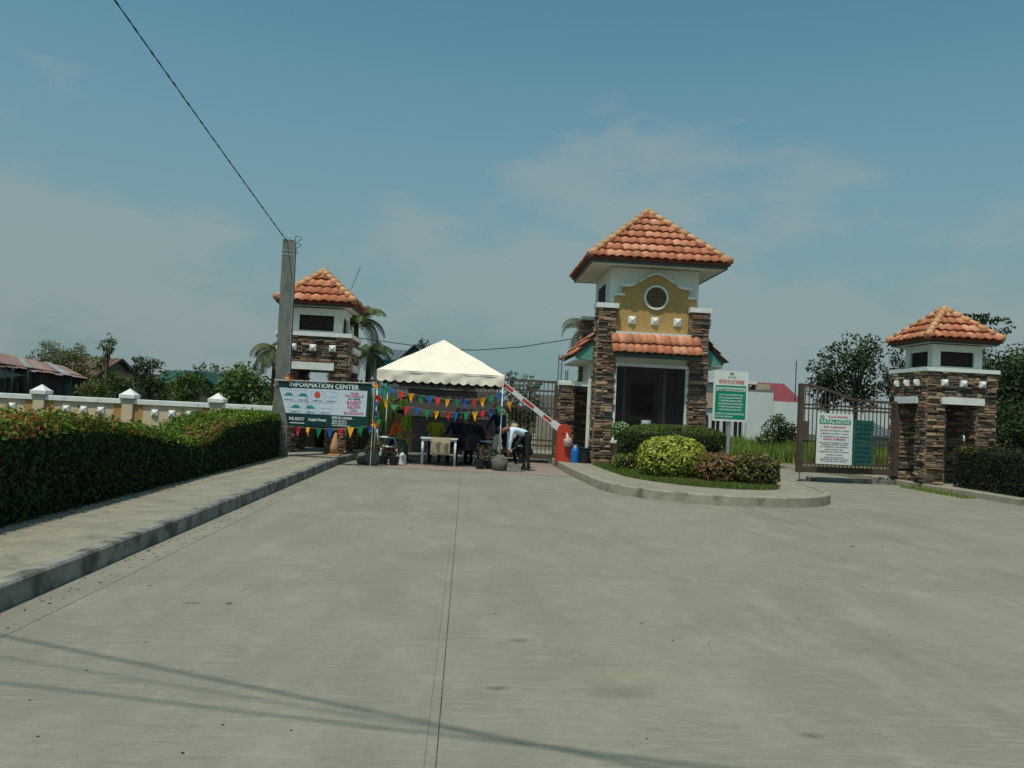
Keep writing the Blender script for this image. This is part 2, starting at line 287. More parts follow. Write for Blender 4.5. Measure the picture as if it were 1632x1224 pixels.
def thing(name, label, cat, loc=(0, 0, 0), group=None):
    o = bpy.data.objects.new(name, None); o.location = loc; o.empty_display_size = .2
    return link(o, None, label=label, cat=cat, group=group)
def copy_tree(o, parent=None, label=None):
    c = o.copy(); C.objects.link(c)
    if parent: c.parent = parent
    if label: c['label'] = label
    for ch in list(o.children): copy_tree(ch, c)
    return c
def struct(name, mb, m, **k): return part(name, mb, m, kind='structure', **k)

_tc = {}
def text_mb(mb, s, x, y, z, h, width=None, m=0, align='C'):
    """upright lettering facing -Y, centred at x, baseline z, thin"""
    if s not in _tc:
        cu = bpy.data.curves.new('t', 'FONT'); cu.body = s; cu.resolution_u = 2; cu.offset = .028; o = bpy.data.objects.new('t', cu); C.objects.link(o)
        me = o.to_mesh() if False else None
        dg = bpy.context.evaluated_depsgraph_get(); me = bpy.data.meshes.new_from_object(o.evaluated_get(dg))
        vs = [tuple(v.co) for v in me.vertices]; fs = [tuple(p.vertices) for p in me.polygons]
        bpy.data.objects.remove(o); bpy.data.meshes.remove(me); bpy.data.curves.remove(cu); _tc[s] = (vs, fs)
    vs, fs = _tc[s]
    if not vs: return
    x0 = min(v[0] for v in vs); x1 = max(v[0] for v in vs); hh = .7
    sx = (width/(x1-x0)) if width else h/hh; w_ = (x1-x0)*sx
    ox = x-w_/2 if align == 'C' else x
    mb.add([(ox+(v[0]-x0)*sx, y, z+v[1]*h/hh) for v in vs], fs, m)

# ------------------------------------------------------------------ leaves
def leaf_mesh(name, P, Nn, size, col, m, parent, aspect=.5, **pr):
    n = len(P); off = np.array(wl(parent)) if parent else np.zeros(3); P = P-off
    Nn = Nn/np.linalg.norm(Nn, axis=1, keepdims=True)
    t = rng.normal(size=(n, 3)); t -= Nn*(t*Nn).sum(1, keepdims=True); t /= np.linalg.norm(t, axis=1, keepdims=True); b = np.cross(Nn, t)
    s = size[:, None]; V = np.empty((n, 4, 3)); V[:, 0] = P-t*s*.5; V[:, 1] = P+b*s*aspect*.5-Nn*s*.10+t*s*.05; V[:, 2] = P+t*s*.5-Nn*s*.15; V[:, 3] = P-b*s*aspect*.5-Nn*s*.10+t*s*.05
    me = bpy.data.meshes.new(name); me.vertices.add(4*n); me.vertices.foreach_set('co', V.ravel())
    me.loops.add(4*n); me.loops.foreach_set('vertex_index', np.arange(4*n, dtype=np.int32)); me.polygons.add(n)
    me.polygons.foreach_set('loop_start', np.arange(0, 4*n, 4, dtype=np.int32))
    ca = me.color_attributes.new('Col', 'FLOAT_COLOR', 'POINT'); cc = np.ones((n, 4, 4)); cc[:, :, :3] = np.clip(col, 0, 1)[:, None, :]; ca.data.foreach_set('color', cc.ravel())
    me.materials.append(M[m]); me.update(); me.validate()
    return link(bpy.data.objects.new(name, me), parent, **pr)
def blade_mesh(name, P, h, wd, col, m, parent, lean=.35, **pr):
    n = len(P); off = np.array(wl(parent)) if parent else np.zeros(3); P = P-off
    a = rng.uniform(0, 2*PI, n); d = np.stack([np.cos(a), np.sin(a), np.zeros(n)], 1); le = np.stack([-np.sin(a), np.cos(a), np.zeros(n)], 1)*rng.normal(0, lean, n)[:, None]
    H = h[:, None]; up = np.array([0, 0, 1.]); V = np.empty((n, 3, 3)); V[:, 0] = P-d*wd/2; V[:, 1] = P+d*wd/2; V[:, 2] = P+(up+le)*H
    me = bpy.data.meshes.new(name); me.vertices.add(3*n); me.vertices.foreach_set('co', V.ravel()); me.loops.add(3*n); me.loops.foreach_set('vertex_index', np.arange(3*n, dtype=np.int32))
    me.polygons.add(n); me.polygons.foreach_set('loop_start', np.arange(0, 3*n, 3, dtype=np.int32))
    ca = me.color_attributes.new('Col', 'FLOAT_COLOR', 'POINT'); cc = np.ones((n, 3, 4)); cc[:, :, :3] = np.clip(col, 0, 1)[:, None, :]; ca.data.foreach_set('color', cc.ravel())
    me.materials.append(M[m]); me.update(); me.validate()
    return link(bpy.data.objects.new(name, me), parent, **pr)
def cols(n, pal, jit=.25, w=None):
    pal = np.array(pal); c = pal[rng.choice(len(pal), n, p=w)]; return c*rng.uniform(1-jit, 1+jit, (n, 1))
def foliage(clumps, per, size, pal, name, m, parent, flat=1.0, up=.6, aspect=.5, **pr):
    """clumps: (centre, radius); leaves gather on each clump's shell"""
    Ps = []; Ns = []; Cs = []
    for c, r in clumps:
        k = max(10, int(1.5*per*(r/size)**2)); d = rng.normal(size=(k, 3)); d /= np.linalg.norm(d, axis=1, keepdims=True)
        rad = r*rng.uniform(.35, 1.08, k)**.6; p = np.array(c)+d*rad[:, None]*np.array([1, 1, flat]); Ps.append(p)
        nn = d*.6+rng.normal(size=(k, 3))*.5+np.array([0, 0, up]); Ns.append(nn); Cs.append(cols(k, pal)*rng.uniform(.8, 1.2))
    P = np.concatenate(Ps); return leaf_mesh(name, P, np.concatenate(Ns), rng.uniform(.7, 1.3, len(P))*size, np.concatenate(Cs), m, parent, aspect, **pr)

# ================================================================== GROUND
g = MB(); g.add([(-600, -60, -.06), (600, -60, -.06), (600, 900, -.06), (-600, 900, -.06)], [(0, 1, 2, 3)]); struct('ground', g, 'ground')
road = bpy.data.objects.new('road', None); link(road, None, kind='structure')
b = MB(); b.box(-3.0, 12.6, -12, 24.5, -.055, -.014); part('road_bed', b, 'kerb', road)
xs = [-3.02, -2.70, -.05, 2.45, 5.03, 8.6, 12.6]; ys = [-12, -5.9, -1.35, 3.2, 7.75, 12.3, 16.85, 21.4, 25.95]
for i in range(len(xs)-1):
    for k in range(len(ys)-1):
        if i in (2,) : continue
        x0, x1 = xs[i], xs[i+1]
        if i == 3: x0 = xs[2]
        gap = .0028
        s = MB(); dz = random.uniform(-.0015, .0015)
        s.bbox(x0+gap, x1-gap, ys[k]+.003, ys[k+1]-.003, -.013, dz, .002); part('road_slab', s, 'road', road)
for sx in (-.145,):
    s = MB(); s.bbox(sx, sx+.045, -12, 21.3, -.01, .0035, .002); part('joint_ridge', s, 'road', road)
# exit road bending away behind the gates
s = MB(); P = [(-3.0, 25.96), (12.6, 25.96), (11.3, 28.2), (8.6, 34), (5.5, 44), (3, 60), (-.5, 60), (.2, 40), (-3.0, 33)]
s.add([(x, y, -.004) for x, y in P], [tuple(range(len(P)))]); struct('inner_road', s, 'road')
s = MB(); s.add([(x, y, .006) for x, y in [(-2.66, 20.0), (2.56, 19.7), (2.5, 25.9), (-2.66, 25.9)]], [(0, 1, 2, 3)]); struct('apron_pavement', s, 'brick_apron')

def kerb_line(name, pts, wdt, h, m, zb=-.02, seg=1.0, inward=1):
    """kerb following pts; width goes to the left (inward=1) of travel"""
    pts = [Vector((x, y, 0)) for x, y in pts]; fine = []
    for a, b_ in zip(pts, pts[1:]):
        k = max(1, int((b_-a).length/.35)); fine += [a.lerp(b_, i/k) for i in range(k)]
    fine.append(pts[-1]); n = len(fine); vs = []; fs = []
    for i, p in enumerate(fine):
        d = (fine[min(i+1, n-1)]-fine[max(0, i-1)]).normalized(); s_ = Vector((-d.y, d.x, 0))*inward; j = random.uniform(-.0025, .0025)
        a = p+s_*j; vs += [(a.x, a.y, zb), (a.x+s_.x*.012, a.y+s_.y*.012, h-.02+j), (a.x+s_.x*.03, a.y+s_.y*.03, h+j*.6), (a.x+s_.x*wdt, a.y+s_.y*wdt, h+j*.3), (a.x+s_.x*wdt, a.y+s_.y*wdt, zb)]
    for i in range(n-1):
        for k in range(4):
            f = (i*5+k, (i+1)*5+k, (i+1)*5+k+1, i*5+k+1); fs.append(f if inward < 0 else f[::-1])
    fs += [(0, 1, 2, 3, 4), tuple(n*5-1-q for q in range(5))]
    mb = MB(); mb.add(vs, fs); return struct(name, mb, m)
def smooth_pts(pts, k=6):
    out = []
    q = [pts[0]]+pts+[pts[-1]]
    for i in range(1, len(q)-2):
        p0, p1, p2, p3 = q[i-1:i+3]
        for j in range(k):
            t = j/k; out.append(tuple(.5*((2*p1[a])+(-p0[a]+p2[a])*t+(2*p0[a]-5*p1[a]+4*p2[a]-p3[a])*t*t+(-p0[a]+3*p1[a]-3*p2[a]+p3[a])*t**3) for a in (0, 1)))
    out.append(pts[-1]); return out
# left kerb and pavement
kerb_line('left_kerb', [(-3.02, -12), (-3.02, 8), (-3.0, 20.5), (-2.86, 22.3), (-2.78, 24.6)], .13, .17, 'kerb')
s = MB(); s.add([(x, y, .155) for x, y in [(-4.45, -12), (-3.1, -12), (-3.1, 20.5), (-2.95, 22.3), (-2.88, 24.6), (-5.4, 24.6), (-5.4, 20.3), (-4.45, 20.3)]], [tuple(range(8))]); struct('left_pavement', s, 'walk')
s = MB(); s.add([(x, y, .10) for x, y in [(-40, -12), (-4.45, -12), (-4.45, 20.3), (-5.4, 20.3), (-5.4, 24.6), (-40, 24.6)]], [tuple(range(6))]); struct('left_verge', s, 'soil')
# island
isl = smooth_pts([(2.62, 26.5), (2.55, 24.0), (2.62, 19.3), (2.80, 16.6), (3.12, 15.65), (3.9, 14.85), (5.0, 14.62), (6.3, 14.95), (7.15, 15.9), (7.5, 17.2), (7.85, 19.4), (8.0, 21.5), (8.0, 26.5)], 5)
kerb_line('island_kerb', isl, .13, .185, 'kerb2')
s = MB(); inn = []
for i, p in enumerate(isl):
    a = Vector(isl[max(0, i-1)]); b_ = Vector(isl[min(len(isl)-1, i+1)]); d = (b_-a).normalized(); inn.append((p[0]-d.y*.10, p[1]+d.x*.10))
s.add([(x, y, .172) for x, y in inn], [tuple(range(len(inn)))]); struct('island_walkway', s, 'walk')
bed = smooth_pts([(3.42, 22.3), (3.50, 19.4), (3.72, 17.8), (4.5, 16.55), (5.5, 16.2), (6.35, 16.6), (6.75, 17.8), (6.9, 19.5), (6.95, 22.3)], 5)
s = MB(); s.add([(x, y, .180) for x, y in bed], [tuple(range(len(bed)))]); struct('island_bed', s, 'soil')
# right kerb, pavement and verge
rk = smooth_pts([(11.95, -12), (11.95, 10), (11.92, 17.3), (11.72, 20.3), (11.66, 22.3), (11.3, 25.6), (10.35, 28), (8.2, 33.5), (5.2, 44), (2.7, 60)], 5)
kerb_line('right_kerb', rk, .13, .15, 'kerb2', inward=-1)
s = MB(); s.add([(11.98, -12, .135)]+[(x+.1, y, .135) for x, y in rk[4:26]]+[(13.8, 25.6, .135), (13.8, 20.5, .135), (12.6, 20, .135), (12.6, -12, .135)], [tuple(range(22+5))]); struct('right_pavement', s, 'walk')
s = MB(); s.add([(x, y, .12) for x, y in [(12.6, -12), (60, -12), (60, 26), (12, 26), (12.6, 20)]], [(0, 1, 2, 3, 4)]); struct('right_verge', s, 'soil')
s = MB(); s.add([(x, y, .11) for x, y in [(11.4, 26), (60, 26), (60, 70), (3.0, 61), (5.4, 44), (8.4, 33.5), (10.5, 28)]], [tuple(range(7))]); struct('right_field', s, 'ground')

# ================================================================== HEDGES AND GRASS
GRN = [(.018, .04, .008), (.028, .055, .010), (.012, .028, .008), (.045, .075, .012)]  # mature leaf greens, darkened to put the shade of hedge sides into colour
def hedge(name, label, x0, x1, y0, y1, hf, n, front, redf, zb=.15, dark=False):
    t = thing(name, label, 'hedge', ((x0+x1)/2, (y0+y1)/2, zb))
    core = MB(); k = int((y1-y0)/.5); vs = []; fs = []
    for i in range(k+1):
        y = y0+(y1-y0)*i/k; h = zb+hf(y)-.10; ww = .10; vs += [(x0+ww, y, zb), (x0+ww, y, h), (x1-ww, y, h), (x1-ww, y, zb)]
    for i in range(k): fs += [(i*4+a, i*4+4+a, i*4+5+a, i*4+1+a) for a in range(3)]
    fs += [(0, 1, 2, 3), (k*4+3, k*4+2, k*4+1, k*4)]
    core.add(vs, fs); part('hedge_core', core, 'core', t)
    y = y0+(y1-y0)*rng.uniform(0, 1, n)**front[0]; hh = np.array([hf(v) for v in y]); kind = rng.uniform(0, 1, n)
    x = rng.uniform(x0, x1, n); z = zb+hh; nn = np.tile(np.array([0., 0, 1]), (n, 1))
    side = kind < .5; sx = front[1]                     # visible side face
    z = np.where(side, zb+hh*rng.uniform(0.0, 1, n), z+rng.normal(0, .035, n)-.02*np.abs(np.sin(y*3.1+x*4)))
    x = np.where(side, np.where(rng.uniform(0, 1, n) < .9, sx, x0+x1-sx)+rng.normal(0, .035, n), x)
    end = (kind > .95); y = np.where(end, np.where(rng.uniform(0, 1, n) < .5, y0, y1)+rng.normal(0, .03, n), y); z = np.where(end, zb+np.array([hf(v) for v in y])*rng.uniform(0, 1, n), z); x = np.where(end, rng.uniform(x0, x1, n), x)
    nn[side] = (np.sign(sx-(x0+x1)/2), 0, .35); nn[end] = (0, -1, .3); nn = nn+rng.normal(size=(n, 3))*.55
    shoot = (rng.uniform(0, 1, n) < .035) & ~side; z = np.where(shoot, z+rng.uniform(0, .11, n), z); z = np.where(~side, z+.022*np.sin(x*9+y*6)*np.cos(y*7-x*3), z)
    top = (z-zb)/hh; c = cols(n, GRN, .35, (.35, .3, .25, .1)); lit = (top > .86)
    c[lit] = cols(int(lit.sum()), [(.06, .13, .012), (.11, .19, .015), (.16, .22, .02), (.03, .07, .010)], .3)  # new growth on top, brightened in colour as if sunlit
    rd = redf(x, y)*lit*(rng.uniform(0, 1, n) < .62); rr = rng.uniform(0, 1, n) < rd
    c[rr] = cols(int(rr.sum()), [(.26, .075, .03), (.36, .12, .04), (.24, .14, .04)], .3)
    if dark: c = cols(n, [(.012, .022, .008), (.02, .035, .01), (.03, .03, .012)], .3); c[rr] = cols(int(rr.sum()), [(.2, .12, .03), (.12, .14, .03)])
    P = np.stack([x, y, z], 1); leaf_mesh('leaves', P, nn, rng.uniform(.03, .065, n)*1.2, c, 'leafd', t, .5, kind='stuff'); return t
def hl(y): return 1.0-.37*math.exp(-((y-13.8)/1.9)**2)+.05*math.sin(y*2.1)*.5
def redl(x, y): return np.clip(1.3-np.abs(y-7.0)/4.2, 0, 1)*(.35+.65*np.sin(y*2.4+x*3)**2)+np.clip(1-np.abs(y-15.0)/1.6, 0, 1)*np.clip((x+5.0)*2, 0, 1)*.9
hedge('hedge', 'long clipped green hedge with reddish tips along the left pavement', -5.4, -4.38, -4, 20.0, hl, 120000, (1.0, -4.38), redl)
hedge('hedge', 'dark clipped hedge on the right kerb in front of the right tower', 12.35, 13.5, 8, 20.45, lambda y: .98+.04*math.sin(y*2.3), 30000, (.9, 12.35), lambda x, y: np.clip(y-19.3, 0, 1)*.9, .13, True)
t = thing('hedge', 'rounded dark green clipped hedge below the guardhouse window', 'hedge', (5.3, 21.3, .18))
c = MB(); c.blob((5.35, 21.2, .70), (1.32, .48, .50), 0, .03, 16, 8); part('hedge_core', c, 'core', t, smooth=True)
n = 16000; d = rng.normal(size=(n, 3)); d /= np.linalg.norm(d, axis=1, keepdims=True); e = np.sign(d)*np.abs(d)**.62
P = np.array([5.35, 21.2, .74])+e*np.array([1.42, .55, .60])*rng.uniform(.93, 1.03, (n, 1)); P[:, 2] = np.maximum(P[:, 2], .2)
leaf_mesh('leaves', P, d+rng.normal(size=(n, 3))*.5, rng.uniform(.04, .07, n), np.where((d[:, 2] > .45)[:, None], cols(n, [(.05, .10, .02), (.08, .13, .02), (.10, .10, .02)]), cols(n, GRN)), 'leafd', t, .5, kind='stuff')  # paler leaves on top, shade-darkened greens on the sides
def bush(label, c, r, n, pal, size, zb=.18, rough=.06, ex=.75, core=.86, cat='shrub', aspect=.55, name='shrub'):
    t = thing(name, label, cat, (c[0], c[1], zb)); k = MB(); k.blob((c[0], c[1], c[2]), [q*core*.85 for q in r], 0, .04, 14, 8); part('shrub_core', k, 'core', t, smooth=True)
    d = rng.normal(size=(n, 3)); d /= np.linalg.norm(d, axis=1, keepdims=True); e = np.sign(d)*np.abs(d)**ex
    lump = 1+rough*np.sin(d[:, 0:1]*9+d[:, 2:3]*7)*np.cos(d[:, 1:2]*8); P = np.array(c)+e*np.array(r)*rng.uniform(core, 1.04, (n, 1))*lump; ok = P[:, 2] > zb+.01; P = P[ok]; d = d[ok]; n = len(P)
    leaf_mesh('leaves', P, d+rng.normal(size=(n, 3))*.6+np.array([0, 0, .35]), rng.uniform(.6, 1.4, n)*size, cols(n, pal, .3), 'leaf', t, aspect, kind='stuff')
    s = MB()
    for q in range(5): a = q*1.3; s.tube([(c[0]+.05*math.cos(a), c[1]+.05*math.sin(a), zb-.02), (c[0]+r[0]*.5*math.cos(a), c[1]+r[1]*.5*math.sin(a), c[2])], [.015, .008], 5)
    part('stem', s, 'bark', t); return t
bush('round yellow green variegated shrub on the island lawn', (4.72, 18.75, .60), (.76, .66, .50), 8500, [(.40, .40, .06), (.52, .50, .12), (.20, .26, .04), (.08, .13, .02), (.30, .34, .05)], .075, ex=.88)
bush('dark green and brown leafed shrub to the right of the sign post', (6.28, 17.75, .47), (.50, .48, .36), 3000, [(.10, .12, .03), (.05, .08, .02), (.18, .15, .05), (.20, .12, .05), (.03, .05, .015)], .085)
bush('reddish brown leafed shrub left of the sign post', (5.55, 17.95, .45), (.44, .42, .35), 2400, [(.22, .14, .06), (.28, .13, .06), (.10, .09, .03), (.16, .12, .04)], .085)
bush('small green flowering plant in the corner of the guardhouse window', (4.12, 22.0, 1.12), (.24, .2, .22), 1300, [(.07, .17, .03), (.12, .24, .05), (.05, .10, .02), (.6, .62, .5)], .06, .78, cat='plant', name='flowering_plant')
bush('low yellow green plant at the foot of the guardhouse', (4.0, 20.6, .36), (.30, .25, .22), 900, [(.30, .28, .04), (.10, .13, .03), (.05, .07, .02)], .07, cat='plant', name='low_plant')
# lawn on the island
def in_poly(P, poly):
    x, y = P[:, 0], P[:, 1]; r = np.zeros(len(P), bool); j = len(poly)-1
    for i in range(len(poly)):
        xi, yi = poly[i]; xj, yj = poly[j]; m = ((yi > y) != (yj > y)) & (x < (xj-xi)*(y-yi)/(yj-yi+1e-9)+xi); r ^= m; j = i
    return r
P = np.stack([rng.uniform(3.3, 7, 60000), rng.uniform(16.1, 22.3, 60000), np.full(60000, .18)], 1); P = P[in_poly(P, bed)]
n = len(P); pal = cols(n, [(.05, .12, .015), (.08, .15, .02), (.12, .14, .035)], .3)
dry = (np.sin(P[:, 0]*3)+np.cos(P[:, 1]*4+P[:, 0]) > 1.0); pal[dry] = cols(int(dry.sum()), [(.16, .14, .05), (.12, .13, .04)], .25)
blade_mesh('lawn_grass', P, rng.uniform(.02, .07, n), .012, pal, 'leaf', None, .6, kind='stuff', label='short green lawn on the island in front of the guardhouse', cat='grass')
def field(label, x0, x1, y0, y1, z, n, hm, pal, wd=.05, mask=None):
    P = np.stack([rng.uniform(x0, x1, n), rng.uniform(y0, y1, n), np.full(n, z)], 1)
    if mask is not None: P = P[mask(P)]
    n = len(P); h = hm*(.55+.45*rng.uniform(0, 1, n))*(1+.3*np.sin(P[:, 0]*1.3)*np.cos(P[:, 1]*.9))
    blade_mesh('tall_grass', P, h, wd, cols(n, pal, .35), 'leaf', None, .3, kind='stuff', label=label, cat='grass')
FG = [(.13, .22, .03), (.20, .28, .05), (.09, .16, .025), (.24, .26, .08)]
field('tall bright green grass in the field beyond the exit gate', 8.5, 26, 29.5, 43, .1, 70000, .72, FG, .05, lambda P: P[:, 0] > 9.2-(P[:, 1]-29.5)*.28)
field('bright green grass field seen through the left entrance gate', -9, -.8, 33.5, 46, -.06, 42000, 1.0, FG, .05)
field('weeds along the foot of the right tower kerb', 11.35, 11.72, 18.5, 21.2, 0, 700, .10, FG, .02)
field('weeds behind the left boundary wall', -20, -5.5, 22.3, 27, -.06, 26000, 1.25, [(.06, .12, .02), (.10, .17, .03), (.04, .08, .015)], .04)
field('tall bright cane grass seen between the left tower and the tent', -4.3, -.9, 29.0, 33.0, -.06, 24000, 2.0, [(.14, .24, .03), (.20, .30, .05), (.09, .17, .025)], .06)
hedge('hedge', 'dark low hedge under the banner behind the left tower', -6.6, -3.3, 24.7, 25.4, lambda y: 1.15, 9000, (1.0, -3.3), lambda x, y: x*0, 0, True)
field('roadside grass beyond the guardhouse pillar', 3.6, 6.5, 34, 40, -.06, 9000, .8, FG, .05)
P = np.stack([rng.uniform(-20, -5.5, 9000), rng.uniform(15, 21.5, 9000), np.full(9000, .1)], 1); blade_mesh('verge_grass', P, rng.uniform(.05, .14, 9000), .02, cols(9000, FG), 'leaf', None, .5, kind='stuff', label='grass between the left hedge and the boundary wall', cat='grass')

# ================================================================== STONEWORK, ROOFS
def cell_mesh(i):
    b_ = MB(); j = .07; v = []
    for x, y, z in [(-.5, -.5, 0), (.5, -.5, 0), (.5, .5, 0), (-.5, .5, 0)]: v.append((x, y, z))
    for x, y in [(-.5, -.5), (.5, -.5), (.5, .5), (-.5, .5)]: v.append((x+random.uniform(-.02, .02), y+random.uniform(-.10, .10), .74+random.uniform(-.15, .1)))
    for x, y in [(-.40, -.28), (.40, -.28), (.40, .28), (-.40, .28)]: v.append((x+random.uniform(-.08, .08), y+random.uniform(-.14, .14), 1+random.uniform(-.12, .12)))
    b_.add(v, [(3, 2, 1, 0)]+[(k, (k+1) % 4, 4+(k+1) % 4, 4+k) for k in range(4)]+[(4+k, 4+(k+1) % 4, 8+(k+1) % 4, 8+k) for k in range(4)]+[(8, 9, 10, 11)])
    return b_
CELLS = [cell_mesh(i) for i in range(10)]
def as_mesh(mb, name, m):
    me = bpy.data.meshes.new(name); me.from_pydata(mb.v, [], mb.f); me.materials.append(M[m]); return me
STM = [as_mesh(c, 'stone', 'stone') for c in CELLS]
class Stones:
    """stacked ledge stone laid in courses on rectangles of wall"""
    def __init__(s, parent): s.p = parent; s.L = []
    def face(s, o, u, n, wd, h, pri, rows=None, wrap=0):
        o, u, n = Vector(o), Vector(u), Vector(n); z = 0; up = Vector((0, 0, 1))
        while z < h-.02:
            rh = random.choice((.045, .055, .065, .08, .10))
            if z+rh > h-.03: rh = h-z
            x = 0
            while x < wd-.01:
                l = random.uniform(.12, .34)*(1 if rh > .06 else 1.2)
                if wd-x-l < .10: l = wd-x
                dp = random.uniform(.03, .10); c = o+u*(x+l/2)+up*(z+rh/2)
                s.L.append((pri-random.random()*.3, c, u, n, l-.008, rh-.009, dp)); x += l
            z += rh
        return s
    def build(s, limit=292):
        s.L.sort(key=lambda a: -a[0]); base = wl(s.p)
        for i, (pr, c, u, n, l, h, d) in enumerate(s.L[:limit]):
            o = bpy.data.objects.new('stone', STM[i % 10]); up = Vector((0, 0, 1)); rt = Matrix((u, up, n)).transposed()
            if rt.determinant() < 0: rt = Matrix((-u, up, n)).transposed()
            o.matrix_world = Matrix.Translation(c-base) @ rt.to_4x4() @ Matrix.Rotation(random.uniform(-.035, .035), 4, 'Z') @ Matrix.Diagonal((l, h, d, 1)); link(o, s.p)
        rest = MB()
        for i, (pr, c, u, n, l, h, d) in enumerate(s.L[limit:]):
            cm = CELLS[i % 10]; up = Vector((0, 0, 1)); uu = u if u.cross(up).dot(n) > 0 else -u
            rest.add([c+uu*(v[0]*l)+up*(v[1]*h)+n*(v[2]*d) for v in cm.v], cm.f)
        if rest.v: part('stone_cladding', rest, 'stone_i', s.p, kind='stuff')

def tile_piece(mb, O, U, V, Nn, u0, wv, v0, ln, lim, lift=.06, seg=6):
    """one barrel-wave tile clipped to |u| <= lim(v)"""
    top = []; lo = []
    for vv, li in ((v0-.02, lift), (v0+ln+.02, .004)):
        for k in range(seg+1):
            t = k/seg; u = u0+wv*t; pr = .042*(.5-.5*math.cos(2*PI*t))**.8
            L_ = lim(vv); uc = max(-L_, min(L_, u)); top.append(O+U*uc+V*vv+Nn*(pr+li+.01)); lo.append(O+U*uc+V*vv+Nn*(pr+li-.012))
    n = seg+1; fs = [(k, k+1, n+k+1, n+k) for k in range(seg)]; o = 2*n
    fs += [(o+k+1, o+k, k, k+1)[::-1] for k in range(seg)] if False else [(o+k, o+k+1, k+1, k) for k in range(seg)]
    fs += [(o+n+k, o+n+k+1, o+k+1, o+k) for k in range(seg)]
    mb.add(top+lo, fs)
def lay_tiles(parent, O, U, V, Nn, half, L_, rows, wv, lim, joined=None):
    O, U, V, Nn = map(Vector, (O, U, V, Nn)); ln = L_/rows; k = int(round(2*half/wv)); wv = 2*half/k
    for r in range(rows):
        for i in range(k):
            u0 = -half+i*wv
            if min(abs(u0), abs(u0+wv)) > lim(r*ln)-.03 and u0*(u0+wv) > 0: continue
            if joined is not None: tile_piece(joined, O, U, V, Nn, u0, wv, r*ln, ln, lim)
            else:
                mb = MB(); tile_piece(mb, O, U, V, Nn, u0+random.uniform(-.005, .005), wv, r*ln+random.uniform(-.012, .008), ln, lim, .06+random.uniform(-.008, .012)); part('roof_tile', mb, 'tile', parent, smooth=True)
def pyramid_roof(t, cx, cy, z, half, rise, rows, wv, fh=.13):
    """hipped pyramid: deck, fascia, soffit, tiles and hip tiles"""
    d = MB(); d.add([(cx-half, cy-half, z), (cx+half, cy-half, z), (cx+half, cy+half, z), (cx-half, cy+half, z), (cx, cy, z+rise)], [(0, 1, 4), (1, 2, 4), (2, 3, 4), (3, 0, 4), (3, 2, 1, 0)])
    roof = part('roof', d, 'mortar', t)
    h2 = half-.06; f = MB()
    for a, b_ in (((-h2, -h2), (h2, -h2)), ((h2, -h2), (h2, h2)), ((h2, h2), (-h2, h2)), ((-h2, h2), (-h2, -h2))):
        dx, dy = b_[0]-a[0], b_[1]-a[1]; l = math.hypot(dx, dy); nx, ny = dy/l*.03, -dx/l*.03
        f.beam((cx+a[0]+nx/2, cy+a[1]+ny/2, z-fh/2+.0), (cx+b_[0]+nx/2, cy+b_[1]+ny/2, z-fh/2+.0), .03, fh)
    part('fascia', f, 'fascia', roof)
    e = MB(); h3 = half+.01
    for a, b_ in (((-h3, -h3), (h3, -h3)), ((h3, -h3), (h3, h3)), ((h3, h3), (-h3, h3)), ((-h3, h3), (-h3, -h3))): e.beam((cx+a[0], cy+a[1], z-.035), (cx+b_[0], cy+b_[1], z-.035), .035, .085)
    part('eave_board', e, 'eaveb', roof)
    s = MB(); s.box(cx-h2+.02, cx+h2-.02, cy-h2+.02, cy+h2-.02, z-fh+.01, z-fh+.03); part('soffit', s, 'soffit', roof)
    L_ = math.hypot(half, rise); jb = MB()
    for i, (ux, uy) in enumerate(((1, 0), (0, 1), (-1, 0), (0, -1))):
        nx, ny = uy, -ux; O = Vector((cx+nx*half, cy+ny*half, z)); U = Vector((ux, uy, 0)); V = Vector((-nx*half, -ny*half, rise))/L_; Nn = U.cross(V).normalized()
        hw = half+.03; lay_tiles(roof, O-V*.05, U, V, Nn, hw, L_+.03, rows, wv, lambda v: max(0, hw*(1-v/(L_+.05))), jb if i == 2 else None)
    part('rear_tiles', jb, 'tile_i', roof, kind='stuff', smooth=True)
    nh = rows+3
    for sx, sy in ((-1, -1), (1, -1), (1, 1), (-1, 1)):
        a = Vector((cx+sx*(half+.03), cy+sy*(half+.03), z+.03)); b_ = Vector((cx, cy, z+rise+.05)); 
        for k in range(nh):
            p0 = a.lerp(b_, k/nh); p1 = a.lerp(b_, (k+1.12)/nh); mb = MB(); mb.tube([p0+Vector((0, 0, .005)), p1-Vector((0, 0, .012))], [.105, .075], 10); part('hip_tile', mb, 'hip', roof, smooth=True)
    mb = MB(); mb.blob((cx, cy, z+rise+.06), (.13, .13, .07), 0, .05, 10, 6); part('apex_cap', mb, 'hip', roof, smooth=True)
    return roof
def stud(t, cx, y, z, h, n, name='stud', m='white'):
    """pyramid boss standing out along n from a wall"""
    n = Vector(n); u = Vector((abs(n.y), abs(n.x), 0)); mb = MB(); o = Vector((cx, y, z)); up = Vector((0, 0, 1))
    if u.cross(up).dot(n) < 0: u = -u
    q = [o+u*a*h+up*b_*h for a, b_ in ((-1, -1), (1, -1), (1, 1), (-1, 1))]; mb.add([p-n*.03 for p in q]+[p+n*.03 for p in q]+[o+n*(.03+h*.75)], [(k, (k+1) % 4, 4+(k+1) % 4, 4+k) for k in range(4)]+[(4+k, 4+(k+1) % 4, 8) for k in range(4)])
    return part(name, mb, m, t)

